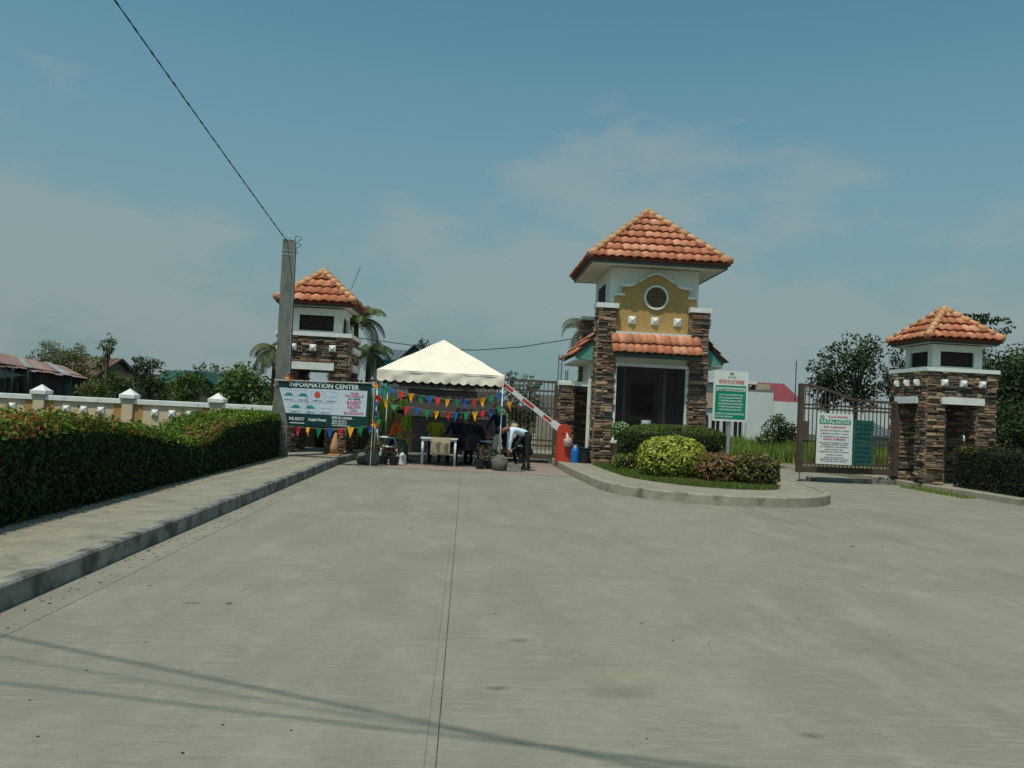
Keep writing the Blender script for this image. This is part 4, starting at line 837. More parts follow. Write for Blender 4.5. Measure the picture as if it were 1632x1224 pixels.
# ================================================================== SIGN ON THE ISLAND
sg = thing('notice_sign', 'white and green notice sign on a post between the island shrubs', 'sign', (5.76, 17.98, .18))
b = MB(); b.box(5.71, 5.77, 17.96, 18.02, .16, 2.5); part('sign_post', b, 'galv', sg)
b = MB(); b.box(5.36, 6.12, 17.92, 17.95, 1.50, 2.60); pn = part('panel', b, 'swhite', sg); b = MB(); b.box(5.40, 6.08, 17.914, 17.918, 1.555, 2.28); part('green_field', b, 'sgreen', pn)
b = MB(); b.box(5.42, 6.06, 17.909, 17.913, 2.155, 2.235); part('heading_band', b, 'swhite', pn)
b = MB(); text_mb(b, 'NOTICE TO LOT OWNERS', 5.75, 17.91, 2.33, .075, .56); part('lettering', b, 'ink_r', pn); b = MB(); text_mb(b, 'HOA', 5.75, 17.91, 2.52, .05, .10); part('lettering', b, 'ink_d', pn)
b = MB(); text_mb(b, 'REQUIREMENTS FOR HOUSE CONSTRUCTION', 5.74, 17.903, 2.17, .045, .60); part('lettering', b, 'sgreen', pn)
b = MB(); text_mb(b, 'VILLAGE', 5.75, 17.91, 2.455, .03, .18); part('lettering', b, 'ink_t', pn)
b = MB(); L4 = ['1. COPY OF TITLE OR CONTRACT TO SELL', 'WITH TAX DECLARATION AND PLAN', '2. APPROVED BUILDING PERMIT', 'AND CLEARANCE FROM ADMIN OFFICE', '3. CONSTRUCTION BOND PAYABLE TO', 'HOMEOWNERS ASSOCIATION OFFICE']
for i, s in enumerate(L4): text_mb(b, s, 5.74, 17.909, 2.06-i*.065, .032, .54-(i % 3)*.02)
text_mb(b, 'NO PERMIT NO CONSTRUCTION STRICTLY', 5.74, 17.909, 1.645, .036, .64); text_mb(b, 'FOR YOUR COMPLIANCE', 5.61, 17.909, 1.585, .032, .38); part('lettering', b, 'ink_w', pn)

# ================================================================== POLE, WIRES, BANNER
pole = thing('utility_pole', 'square grey concrete utility pole standing in front of the left tower', 'pole', (-4.4, 20.2, .12))
b = MB(); cx0, cy0 = -4.39, 20.2
def sq(x, y, z, h): return [(x-h, y-h, z), (x+h, y-h, z), (x+h, y+h, z), (x-h, y+h, z)]
b.add(sq(-4.385, cy0, .05, .165)+sq(-4.43, cy0, 5.32, .135), [(0, 1, 5, 4), (1, 2, 6, 5), (2, 3, 7, 6), (3, 0, 4, 7), (4, 5, 6, 7)]); part('shaft', b, 'pole', pole)
b = MB(); b.tube([(-4.21, 20.05, .4), (-4.275, 20.05, 5.36)], .014, 6); part('conduit', b, 'galv', pole)
b = MB(); b.tube([(-4.28, 20.05, 5.33), (-4.25, 20.05, 5.43), (-4.20, 20.05, 5.40)], .02, 6); b.tube([(-4.5, 20.1, 5.32), (-4.47, 20.1, 5.42), (-4.42, 20.1, 5.42), (-4.40, 20.1, 5.32)], .01, 6); part('bracket', b, 'galv', pole)
b = MB(); b.tube([(-4.20+.06*math.sin(k*1.1)+.05*math.sin(k*.35), 20.05, 5.40-.03*k+.015*math.cos(k*1.7)) for k in range(15)], .008, 5); part('loose_wire', b, 'wire', pole)
b = MB()
for k in (5.05, 4.95): b.beam((-4.57, 20.06, k), (-4.28, 20.06, k), .01, .02)
part('metal_strap', b, 'galv', pole)
def sag(p, q, s, n=24, tw=0):
    p, q = Vector(p), Vector(q); return [p.lerp(q, i/n)-Vector((0, 0, 4*s*(i/n)*(1-i/n)))+Vector((tw*math.sin(i*2.2), 0, tw*math.cos(i*2.2))) for i in range(n+1)]
A = Vector((-4.46, 20.05, 5.27)); B = at(195, 0, 12.5); Bd = A+(B-A)*3.4
b = MB(); b.tube(sag(A, Bd, .18, 140, .008), .008, 6); b.tube(sag(A, Bd, .18, 140, -.008), .007, 6); part('power_cable', b, 'wire', None, label='twisted black cable running from the utility pole over the road', cat='cable')
off = Vector((-sun_dir.x/sun_dir.z*-1, -sun_dir.y/sun_dir.z*-1, 0))
for k, (s0, s1, h, r) in enumerate((((-2.75, 5.26), (.9, 3.59), 6.6, .014), ((-2.52, 4.84), (-.68, 4.2), 7.0, .008), ((-2.3, 4.43), (-.49, 4.01), 6.2, .011))):
    a = Vector((*s0, 0))+off*h; c_ = Vector((*s1, 0))+off*h; d_ = (c_-a).normalized(); b = MB(); b.tube(sag(a-d_*9+Vector((0, 0, h+.25)), c_+d_*9+Vector((0, 0, h+.25)), .3, 20), r, 6)
    part('overhead_cable', b, 'wire', None, label=('thick overhead cable casting the topmost shadow line on the road', 'thin overhead cable casting the faint middle shadow line on the road', 'overhead cable casting the lowest shadow line across the road')[k], cat='cable', group='cables overhead casting shadows on the road')
b = MB(); b.tube([at(560, 537, 60), at(640, 548, 60), at(700, 556, 60), at(760, 558, 60), at(830, 553, 60), at(912, 540, 60)], .035, 5); part('distant_cable', b, 'wire', None, label='thin sagging cable crossing the sky behind the tent', cat='cable')

bn = thing('banner', 'green and white INFORMATION CENTER banner beside the utility pole', 'banner', (-3.38, 20.0, .9))
b = MB(); b.plate([(-4.47, 1.93), (-2.28, 1.97), (-2.30, .90), (-4.17, .90), (-4.36, 1.5)][::-1], (0, 20.0, 0), (1, 0, 0), (0, 0, 1), (0, -1, 0), .006); part('sheet', b, 'bgreen', bn)
b = MB(); b.plate([(-4.43, 1.78), (-2.36, 1.80), (-2.37, 1.19), (-4.25, 1.19)][::-1], (0, 19.992, 0), (1, 0, 0), (0, 0, 1), (0, -1, 0), .003); part('white_field', b, 'bwhite', bn)
b = MB(); text_mb(b, 'INFORMATION CENTER', -3.38, 19.990, 1.822, .108, 1.64); part('lettering', b, 'ink_w', bn)
yT = 19.985
b = MB(); text_mb(b, 'WHY RENT', -2.66, yT, 1.70, .045, .2); text_mb(b, 'OWN A HOUSE & LOT', -2.66, yT, 1.635, .055, .46); text_mb(b, 'INVEST', -2.66, yT, 1.455, .085, .34); text_mb(b, 'NOW!', -2.66, yT, 1.355, .085, .30); text_mb(b, 'BIG DISCOUNTS', -2.66, yT, 1.225, .055, .46); part('lettering', b, 'ink_p', bn)
b = MB(); text_mb(b, 'IN HERE', -2.66, yT, 1.57, .045, .28); text_mb(b, 'AVAIL', -2.66, yT, 1.30, .035, .18)
for k, (cx_, cz) in enumerate([(-4.20, 1.61), (-3.87, 1.61), (-3.53, 1.61), (-3.20, 1.61), (-4.02, 1.33), (-3.68, 1.33), (-3.33, 1.33)]): text_mb(b, 'available units', cx_, yT, cz-.105, .026, .2)
part('lettering', b, 'ink_n', bn)
b = MB(); c2 = MB()
for k, (cx_, cz) in enumerate([(-4.20, 1.61), (-3.87, 1.61), (-3.53, 1.61), (-3.20, 1.61), (-4.02, 1.33), (-3.68, 1.33), (-3.33, 1.33)]):
    for x0, x1, z0, z1 in ((-.145, .145, .125, .131), (-.145, .145, -.131, -.125), (-.145, -.139, -.125, .125), (.139, .145, -.125, .125)): b.box(cx_+x0, cx_+x1, yT+.002, yT+.004, cz+z0, cz+z1)
    if k == 2:
        c2 = MB(); c2.add([(cx_+.075*math.cos(a*PI/8), yT, cz+.04+.075*math.sin(a*PI/8)) for a in range(16)], [tuple(range(16))]); part('logo', c2, 'ink_r', bn)
    elif k in (3, 6): b.box(cx_-.11, cx_+.11, yT+.002, yT+.004, cz+.0, cz+.012); 
    else: c2 = MB(); c2.add([(cx_-.12, yT, cz-.01), (cx_+.12, yT, cz-.01), (cx_+.05, yT, cz+.06), (cx_-.04, yT, cz+.065)], [(0, 1, 2, 3)]); part('logo', c2, 'ink_t', bn)
part('logo_boxes', b, 'ink_l', bn)
b = MB(); text_mb(b, 'PHIL REALTY', -3.98, yT, 1.03, .07, .36); text_mb(b, 'Royale Homes', -3.50, yT, 1.03, .07, .42); text_mb(b, 'EVELYN LAVARIA', -2.92, yT, 1.10, .06, .48); text_mb(b, 'Sales Director', -2.98, yT, 1.04, .04, .34); text_mb(b, '0919 325 0117', -2.98, yT, .97, .05, .36)
b.box(-4.14, -3.80, yT, yT+.003, .955, .975); b.box(-3.15, -2.72, yT, yT+.003, .935, .95); part('lettering', b, 'ink_w', bn)
b = MB(); b.tube([(-4.55, 19.98, 1.95), (-2.15, 19.98, 1.99)], .014, 6); part('hanging_rod', b, 'string', bn)
b = MB(); b.tube([(-2.2, 19.99, .90), (-2.2, 19.99, 2.0)], .010, 6); b.tube([(-2.2, 19.99, .0), (-2.2, 19.99, .9)], .010, 6); part('support_stick', b, 'string', bn)
def pinwheel(label, c):
    t = thing('pinwheel', label, 'pinwheel', c); n_ = 6
    for k in range(n_):
        a = 2*PI*k/n_; b = MB(); c_ = Vector(c); d1 = Vector((math.cos(a), -.25, math.sin(a))); d2 = Vector((math.cos(a+.8), -.05, math.sin(a+.8)))
        b.add([c_, c_+d1*.10, c_+d2*.08+Vector((0, -.04, 0))], [(0, 1, 2)]); part('petal', b, ('foil', 'f_red', 'foil', 'f_yel', 'foil', 'f_red')[k], t)
    return t
pinwheel('shiny orange foil pinwheel at the upper right corner of the banner', (-2.13, 19.95, 1.95)); pinwheel('shiny orange foil pinwheel on a stick below the banner corner', (-2.13, 19.95, 1.02))
pinwheel('yellow foil pinwheel at the upper left corner of the banner', (-4.2, 19.95, 2.03))
def bunting(label, y, px, seq, w_=.17, h=.235):
    t = thing('bunting', label, 'bunting', at(px[0][0], px[0][1], y)); P = [at(a, b_, y) for a, b_ in px]; b = MB(); pts = []
    for p, q in zip(P, P[1:]): pts += sag(p, q, .01, 4)[:-1]
    b.tube(pts+[P[-1]], .004, 4); part('string', b, 'string', t)
    for i, p in enumerate(P):
        if i >= len(seq) or seq[i] == ' ': continue
        tw = random.uniform(-.6, .6); u = Vector((math.cos(tw), math.sin(tw), 0)); w2 = w_*random.uniform(.8, 1.05)/2; hh = h*random.uniform(.85, 1.1); f = MB(); cu = random.uniform(-.05, .05)
        f.add([p-u*w2+Vector((0, -.005, 0)), p+Vector((0, -.005, 0)), p+u*w2+Vector((0, -.005, 0)), p-u*w2*.5+Vector((0, cu, -hh*.5)), p+u*w2*.5+Vector((0, cu*.8-.02, -hh*.5)), p+Vector((random.uniform(-.04, .04), cu*.4-.03, -hh))], [(0, 1, 3), (1, 2, 4), (3, 1, 4), (3, 4, 5)])
        part('pennant', f, {'r': 'f_red', 'y': 'f_yel', 'g': 'f_grn', 'b': 'f_blu', 'o': 'foil'}[seq[i]], t)
    return t
bunting('string of coloured pennants hanging just below the banner', 19.97, [(447, 679), (475, 680), (491, 681), (508, 682), (526, 683), (543, 683), (559, 681), (575, 680), (590, 678), (604, 676)], ' rygbrygb ')
bunting('upper string of coloured pennants across the front of the tent', 20.8, [(604, 607), (617, 616), (626, 619), (640, 624), (655, 627), (671, 630), (685, 631), (698, 634), (713, 636), (728, 637), (741, 637), (756, 636), (769, 634), (783, 631), (797, 628), (803, 640)], 'ggbrygbrygbrygb ')
bunting('lower string of coloured pennants across the front of the tent', 20.84, [(603, 630), (615, 637), (628, 645), (648, 648), (665, 650), (680, 654), (696, 655), (714, 656), (727, 657), (743, 657), (757, 656), (769, 655), (783, 652), (796, 648), (812, 640)], 'rygrbgyrbgyrbgo')
bunting('short string of blue and green pennants dangling by the banner', 20.3, [(598, 640), (601, 655), (604, 668), (607, 690)], 'bbg ')
bunting('faint pennants hanging beside the utility pole', 20.1, [(437, 640), (446, 650), (449, 668), (455, 684), (452, 700)], ' brrb')

# ================================================================== STREET BITS
b = MB(); cxn, cyn = -3.27, 21.33; t = thing('traffic_cone', 'tall faded tan traffic cone leaning on the left tower pier', 'traffic cone', (cxn, cyn, .155))
b.tube([(cxn, cyn, .19), (cxn, cyn, .40), (cxn+.01, cyn+.02, .66), (cxn+.01, cyn+.02, .72)], [.12, .105, .045, .02], 14); part('cone_body', b, 'cone', t, smooth=True); b = MB(); b.bbox(cxn-.15, cxn+.15, cyn-.15, cyn+.15, .156, .19, .01); part('cone_base', b, 'cone', t)
def rock(label, c, r, m='rock', name='boulder'): b = MB(); b.blob(c, r, 0, .10, 12, 8); part(name, b, m, None, smooth=True, label=label, cat=name.replace('_', ' '))
rock('rounded grey boulder at the left tent leg', (-2.24, 20.62, .14), (.22, .16, .20)); rock('small dark boulder left of the rounded one', (-2.50, 20.80, .13), (.15, .14, .17))
rock('large grey boulder holding the right tent leg', (.90, 20.66, .17), (.22, .18, .24)); 
b = MB(); b.box(1.07, 1.42, 20.45, 20.75, 0, .20, j=.02); part('concrete_block', b, 'concb', None, label='rough concrete block beside the right boulder', cat='block')
b = MB(); b.box(1.0, 1.3, 21.0, 21.25, 0, .16, j=.02); part('concrete_block', b, 'concb', None, label='low concrete block behind the right boulder', cat='block')
for i, (x, y, lb, pal) in enumerate(((-2.0, 20.95, 'scrubby potted plant behind the left boulder', [(.07, .07, .03), (.12, .10, .05), (.05, .06, .03)]), (-1.72, 20.9, 'dark potted plant with red blooms next to the left boulder', [(.03, .04, .02), (.05, .06, .03), (.25, .04, .03)]),
        (.42, 20.95, 'dry brown potted plant inside the right tent leg', [(.14, .09, .05), (.08, .06, .03), (.2, .13, .08)]), (.66, 21.1, 'tangled dark green potted plant by the right tent leg', [(.04, .06, .02), (.08, .08, .04)]), (-2.35, 21.3, 'small red flowered plant at the back of the left boulders', [(.3, .05, .04), (.06, .08, .03), (.05, .06, .02)]))):
    t = thing('potted_plant', lb, 'plant', (x, y, 0)); b = MB(); b.tube([(x, y, 0), (x, y, .22)], [.10, .14], 12); part('pot', b, 'black', t)
    foliage([((x+random.uniform(-.12, .12), y+random.uniform(-.1, .1), .32+.1*q), .13) for q in range(3)], 9, .06, pal, 'leaves', 'leafd', t, kind='stuff'); b = MB(); b.tube([(x, y, .2), (x+.04, y, .55)], .012, 5); part('stem', b, 'bark', t)
n = 130; b = MB()
for k in range(n):
    y = 3.6+random.random()**1.6*16; x = random.uniform(-2.9, 9); r = random.uniform(.003, .010)*(1.6 if random.random() < .08 else 1)
    if y > 14.3 and 2.4 < x < 8.2: continue
    b.add([(x-r, y, .002), (x, y-r*.6, .002), (x+r*1.2, y, .002), (x, y+r, .002), (x, y, r*.8)], [(0, 1, 4), (1, 2, 4), (2, 3, 4), (3, 0, 4)])
part('road_debris', b, 'mortar', None, kind='stuff', label='scattered pebbles and leaf bits on the concrete road', cat='debris')
P = np.concatenate([np.stack([rng.uniform(-4.42, -4.12, 500), rng.uniform(4, 20, 500), np.full(500, .162)], 1), np.stack([rng.uniform(-3.0, -2.75, 260)**1, rng.uniform(4.5, 22, 260), np.full(260, .006)], 1)])
leaf_mesh('leaf_litter', P, np.tile([0, 0, 1.], (len(P), 1))+rng.normal(size=(len(P), 3))*.25, rng.uniform(.015, .05, len(P)), cols(len(P), [(.12, .08, .04), (.18, .12, .06), (.07, .06, .03), (.10, .11, .04)]), 'leafd', None, .5, kind='stuff', label='dry leaf litter along the hedge base and the left gutter', cat='leaf litter')
for x, y, lb in ((4.93, 10.3, 'dark dead leaf lying near the right road joint'), (1.35, 6.05, 'small dark pebble on the middle of the road'), (-2.95+.55, 6.7, 'pale leaf scrap on the left of the road'), (-1.65, 6.2, 'curled dry leaf on the left half of the road')):
    b = MB(); k_ = random.uniform(.35, .7); b.add([(x-.05*k_, y, .008), (x, y-.03*k_, .02*k_), (x+.07*k_, y+.01, .008), (x+.01, y+.03*k_, .025*k_), (x, y, .004)], [(0, 1, 4), (1, 2, 4), (2, 3, 4), (3, 0, 4)]); part('dead_leaf', b, 'louver' if 'pale' not in lb else 'walk', None, label=lb, cat='leaf')

# table and chairs
def table(label, x0, x1, y0, y1, z=.72):
    t = thing('plastic_table', label, 'table', ((x0+x1)/2, (y0+y1)/2, 0)); b = MB(); b.bbox(x0, x1, y0, y1, z-.035, z, .008); part('table_top', b, 'plastic', t)
    b = MB(); b.box(x0+.05, x1-.05, y0+.05, y1-.05, z-.085, z-.036); part('apron', b, 'plastic', t)
    for x in (x0+.06, x1-.06):
        for y in (y0+.06, y1-.06): b = MB(); b.tube([(x, y, 0), (x, y, z-.036)], [.022, .034], 8); part('leg', b, 'plastic', t, smooth=True)
table('white plastic table with a tan cloth in front under the tent', -1.12, -.17, 21.3, 22.0)
b = MB(); nc = 12; vs = []
for q in range(nc+1):
    x = -.86+.50*q/nc
    for zz, yy in ((.726, 21.55), (.728, 21.30), (.70, 21.262), (.50, 21.25), (.30, 21.258)): vs.append((x, yy+.008*math.sin(q*1.4+zz*6), zz))
b.add(vs, [(q*5+j, q*5+5+j, q*5+6+j, q*5+1+j) for q in range(nc) for j in range(4)]); part('table_cloth', b, 'cloth', None, smooth=True, label='tan woven cloth draped over the front edge of the table', cat='cloth')
def chair(label, loc, rz, m='plastic', proto=[]):
    t = thing('plastic_chair', label, 'chair', (0, 0, 0)); b = MB(); b.bbox(-.22, .22, -.21, .22, .41, .44, .006); part('seat', b, m, t)
    b = MB(); b.plate([(-.20, .44), (.20, .44), (.22, .78), (.15, .86), (-.15, .86), (-.22, .78)], (0, -.22, 0), (1, 0, 0), (0, -.12, 1), (0, -1, 0), .02); part('backrest', b, m, t)
    for x, y, x2, y2 in ((-.19, -.18, -.24, -.27), (.19, -.18, .24, -.27), (-.19, .19, -.23, .25), (.19, .19, .23, .25)): b = MB(); b.tube([(x, y, .42), (x2, y2, 0)], [.03, .02], 6); part('leg', b, m, t, smooth=True)
    for s_ in (-1, 1): b = MB(); b.tube([(s_*.23, -.25, .66), (s_*.25, .12, .66), (s_*.22, .2, .44)], .018, 6); part('armrest', b, m, t, smooth=True)
    t.location = loc; t.rotation_euler = (0, 0, rz); return t
chair('white plastic chair under the man in orange', (-1.92, 21.75, 0), -PI/2)
chair('white plastic chair behind the table under the person in yellow', (-.78, 22.75, 0), PI, 'plastic')
chair('grey plastic chair under the person in black at the table corner', (.08, 21.8, 0), R(25), 'black')
chair('grey plastic chair left of the right tent leg', (.55, 22.2, 0), R(70), 'plastic')
t = thing('plastic_jug', 'clear water jug on the ground by the white chair', 'jug', (-1.5, 21.55, 0)); b = MB(); b.tube([(-1.55, 21.4, 0), (-1.55, 21.4, .22), (-1.55, 21.4, .30)], [.10, .10, .03], 12); part('body', b, 'plastic', t)

# ================================================================== PEOPLE
def person(label, loc, rz, pel=.93, lean=0, arms=((10, 15), (10, 15)), legs=((0, 0), (0, 0)), top='s_blk', bot='slack', cap=None, head_p=0, hair=True, splay=.0, longs=True):
    t = thing('person', label, 'person', (0, 0, 0)); V = []; E = []; RR = []; tag = []
    def v(p, r, par=None, tg='skin'):
        V.append(tuple(p)); RR.append(r)
        if par is not None: E.append((par, len(V)-1)); tag.append((par, len(V)-1, tg))
        return len(V)-1
    th = R(lean); sp = Vector((0, math.sin(th), math.cos(th))); fw = Vector((0, math.cos(th), -math.sin(th)))
    p0 = Vector((0, 0, pel)); a = v(p0, (.155, .115)); w1 = v(p0+sp*.17, (.135, .10), a, top); ch = v(p0+sp*.36, (.16, .115), w1, top); nb = v(p0+sp*.49, (.085, .075), ch, top)
    hp = R(lean+head_p); hu = Vector((0, math.sin(hp), math.cos(hp))); hf = Vector((0, math.cos(hp), -math.sin(hp)))
    n1 = v(p0+sp*.55, (.052, .052), nb, 'skin'); jaw = v(p0+sp*.55+hu*.075+hf*.018, (.066, .074), n1, 'skin'); hc = p0+sp*.55+hu*.165+hf*.02; hd = v(hc, (.080, .094), jaw, 'skin'); v(hc+hu*.07-hf*.005, (.055, .065), hd, 'skin')
    no = v(hc+hf*.098-hu*.025, (.014, .014), hd, 'skin'); v(hc+hf*.112-hu*.04, (.010, .010), no, 'skin')
    for s_ in (-1, 1): v(hc+Vector((s_*.088, 0, 0))-hu*.015, (.010, .018), hd, 'skin')
    def dirn(d): return Vector((0, math.sin(R(d)), -math.cos(R(d))))
    for s_, (ua, fa), (ta, sa) in ((-1, arms[0], legs[0]), (1, arms[1], legs[1])):
        sh = v(p0+sp*.45+Vector((s_*.175, 0, 0)), (.062, .062), ch, top); el = v(Vector(V[sh])+dirn(ua)*.27+Vector((s_*(.05+splay), 0, 0)), (.044, .044), sh, top)
        wr = v(Vector(V[el])+dirn(fa)*.24+Vector((-s_*.02, 0, 0)), (.029, .025), el, top if longs else 'skin'); d = dirn(fa); pm = v(Vector(V[wr])+d*.075, (.034, .018), wr, 'skin'); side = Vector((0, math.cos(R(fa)), math.sin(R(fa))))
        for k, (o, ln) in enumerate(((-.026, .062), (-.009, .074), (.009, .070), (.026, .055))):
            f1 = v(Vector(V[pm])+d*.03+side*o, (.0095, .0095), pm, 'skin'); f2 = v(Vector(V[f1])+d*ln*.5+Vector((-s_*.008, 0, 0)), (.0085, .0085), f1, 'skin'); v(Vector(V[f2])+d*ln*.42+Vector((-s_*.022, 0, 0)), (.0075, .0075), f2, 'skin')
        t1 = v(Vector(V[wr])+d*.035+side*.034, (.011, .011), wr, 'skin'); v(Vector(V[t1])+d*.035+side*.018+Vector((-s_*.012, 0, 0)), (.009, .009), t1, 'skin')
        hip = v(p0+Vector((s_*.095, 0, -.05)), (.098, .10), a, bot); kn = v(Vector(V[hip])+dirn(ta)*.42+Vector((s_*.03, 0, 0)), (.062, .062), hip, bot); an = v(Vector(V[kn])+dirn(sa)*.40, (.042, .045), kn, bot)
        hl_ = v(Vector(V[an])+Vector((0, -.03, -.045)), (.035, .03), an, 'shoe'); v(Vector(V[an])+Vector((0, .09, -.05)), (.042, .025), an, 'shoe'); v(Vector(V[an])+Vector((0, .17, -.06)), (.035, .02), len(V)-1, 'shoe')
    lo = min(q[2] for q in V)-.022; V = [(x, y, z-lo) for x, y, z in V]
    me = bpy.data.meshes.new('p'); me.from_pydata(V, E, []); o = bpy.data.objects.new('p', me); C.objects.link(o)
    o.modifiers.new('s', 'SKIN'); o.modifiers.new('d', 'SUBSURF').levels = 1
    for i, sv in enumerate(me.skin_vertices[0].data): sv.radius = RR[i]; sv.use_root = (i == 0)
    dg = bpy.context.evaluated_depsgraph_get(); bm_ = bpy.data.meshes.new_from_object(o.evaluated_get(dg)); bpy.data.objects.remove(o)
    mats = ['skin', top, bot, 'shoe']; bm_.materials.clear()
    for q in mats: bm_.materials.append(M[q])
    VV = np.array(V); A0 = VV[[e[0] for e in tag]]; B0 = VV[[e[1] for e in tag]]; mi = [mats.index(e[2]) for e in tag]; AB = B0-A0; l2 = (AB**2).sum(1)
    for p in bm_.polygons:
        c_ = np.array(p.center); tt = np.clip(((c_-A0)*AB).sum(1)/l2, 0, 1); d = ((A0+AB*tt[:, None]-c_)**2).sum(1); p.material_index = mi[int(d.argmin())]; p.use_smooth = True
    if not longs: pass
    bm_.name = 'body'; link(bpy.data.objects.new('body', bm_), t)
    hcz = hc-Vector((0, 0, lo)); rot = Matrix((Vector((1, 0, 0)), hf, hu)).transposed()
    def shell(nm, m, zcut, r, br=False):
        b = MB(); nu, nv = 14, 7; vs = []
        for i in range(nv+1):
            for j in range(nu):
                ph = PI*.5*i/nv*zcut; q = 2*PI*j/nu; vs.append(hcz+rot @ Vector((r[0]*math.sin(ph)*math.cos(q), -.012+r[1]*math.sin(ph)*math.sin(q), .012+r[2]*math.cos(ph)+(.03 if math.sin(q) > .2 and i == nv and not br else 0))))
        b.add(vs, [(i*nu+j, (i+1)*nu+j, (i+1)*nu+(j+1) % nu, i*nu+(j+1) % nu) for i in range(nv) for j in range(nu)])
        if br: b.add([hcz+rot @ Vector((x, y, .02-(y-.09)*.25)) for x, y in ((-.08, .07), (.08, .07), (.065, .16), (0, .18), (-.065, .16))], [(0, 1, 2, 3, 4)])
        part(nm, b, m, t, smooth=True)
    if hair: shell('hair', 'hair', 1.12, (.094, .108, .105))
    if cap: shell('cap', cap, 1.0, (.101, .115, .115), True)
    for s_ in (-1, 1):
        b = MB(); e = hcz+rot @ Vector((s_*.034, .088, .0)); b.blob(e, (.010, .010, .008), 0, 0, 8, 5); part('eye', b, 'hair', t, smooth=True)
    t.location = loc; t.rotation_euler = (0, 0, rz); return t
SEAT = dict(pel=.58, legs=((84, 4), (80, -6)))
person('man in orange shirt and jeans seated on white chair at the left', (-1.92, 21.75, 0), -PI/2+.15, lean=16, arms=((35, 80), (30, 75)), top='s_org', bot='jean', head_p=5, longs=False, **SEAT)
person('person in a yellow shirt seated behind the table', (-.78, 22.68, 0), PI, lean=10, arms=((30, 80), (35, 85)), top='s_yel', head_p=12, longs=False, **SEAT)
person('person in black seated with back to the road at the table corner', (.08, 21.82, 0), R(25), lean=14, arms=((30, 75), (40, 85)), top='s_blk', head_p=6, longs=False, **SEAT)
person('person in navy seated between the table and the black shirted one', (-.20, 23.0, 0), PI-.3, lean=8, arms=((30, 80), (30, 80)), top='s_navy', head_p=5, **SEAT)
person('person in dark clothes seated sideways near the right tent leg', (.52, 22.22, 0), R(72), lean=22, arms=((40, 70), (35, 70)), top='s_blk', head_p=8, **SEAT)
person('person in a peach cap and navy shirt leaning behind the right tent leg', (1.02, 23.1, 0), R(150), lean=28, arms=((30, 45), (30, 50)), top='s_navy', cap='cap_p', head_p=-10, legs=((8, -14), (14, -10)), pel=.80)
person('man in a light blue shirt and dark slacks bending down beside the tent', (1.60, 21.1, 0), R(97), pel=.92, lean=80, arms=((8, 4), (4, 0)), top='s_wht', bot='slack', head_p=20, legs=((4, -8), (10, -4)))
person('person in a tan cap and black shirt crouching behind the bending man', (1.74, 22.25, 0), R(100), lean=38, arms=((30, 60), (30, 60)), top='s_blk', cap='cap_t', head_p=-5, pel=.5, legs=((105, -25), (95, -15)))

# ================================================================== TREES, PALMS
def tree(label, base, h, crown, per, size, pal, trunk_r=.12, nclump=26, group=None, name='tree', flat=.75, seed=0, m='leafd', up=.5, spread=1.0):
    """crown: (cx,cy,cz,rx,ry,rz)"""
    random.seed(seed); t = thing(name, label, 'tree', base, group); B = Vector(base); cx, cy, cz, rx, ry, rz = crown; cl_ = []
    for k in range(nclump):
        while True:
            d = Vector((random.uniform(-1, 1), random.uniform(-1, 1), random.uniform(-1, 1)))
            if .25 < d.length < 1: break
        r = random.uniform(.26, .46)*min(rx, rz)*spread**.5; cl_.append(((cx+d.x*rx*.86, cy+d.y*ry*.86, cz+d.z*rz*.86), r))
    b = MB(); top = Vector((cx, cy, cz)); mid = B.lerp(top, .55)+Vector((random.uniform(-.1, .1), 0, 0)); b.tube([B-Vector((0, 0, .1)), B.lerp(mid, .5), mid, top], [trunk_r*1.3, trunk_r, trunk_r*.75, trunk_r*.3], 8)
    tk = part('trunk', b, 'bark', t, smooth=True); b = MB()
    for c_, r in cl_[:14]: c_ = Vector(c_); s0 = mid.lerp(top, random.random()*.7); b.tube([s0, s0.lerp(c_, .5)+Vector((0, 0, .08*rz)), c_], [trunk_r*.35, trunk_r*.22, trunk_r*.1], 5)
    part('limbs', b, 'bark', t, smooth=True)
    foliage(cl_, per, size, pal, 'crown', m, t, flat, up, kind='stuff'); return t
PER = {}
DK = [(.02, .04, .012), (.03, .055, .015), (.015, .03, .01), (.05, .075, .02)]; MD = [(.05, .09, .02), (.07, .12, .025), (.035, .065, .015), (.10, .14, .03)]; OL = [(.10, .12, .035), (.07, .09, .03), (.13, .13, .05), (.05, .07, .02)]
def T(label, px, pyT, pyB, Y, wpx, pal, per=300, size=.2, nc=28, seed=0, flat=.75, **k):
    size *= .68; nc = int(nc*1.35)
    top = at(px, pyT, Y); bot = at(px, pyB, Y); z = (top.z+bot.z)/2; rz = (top.z-bot.z)/2; rx = wpx/F*Y/2
    return tree(label, (top.x, Y, -.05), top.z, (top.x, Y, z, rx*1.05, rx*.85, rz*1.05), 5.0, size, pal, max(.06, min(.25, rx*.07)), nc, seed=seed, flat=flat, **k)
T('wide open crowned tree behind the rusty roofed shed on the left', 100, 540, 600, 50, 100, OL, 260, .22, 34, 1, spread=.8)
T('olive green tree left of the wide crowned one', 62, 556, 605, 52, 60, OL, 260, .22, 20, 2)
T('sprawling olive tree in front of the weathered red roof', 118, 556, 610, 42, 70, OL, 260, .2, 30, 31)
T('round green bush tree between the green roof and the rusty shed', 190, 585, 640, 32, 46, MD, 260, .17, 26, 32)
T('leafy tree overhanging the green roofs', 300, 588, 650, 33, 60, MD, 260, .17, 30, 33)
T('slim column shaped tree with bright top above the left wall', 172, 530, 568, 30, 26, MD, 900, .14, 20, 3, spread=1.2)
T('leafy green tree filling below the slim column tree', 166, 562, 640, 30.5, 44, MD, 700, .15, 26, 4)
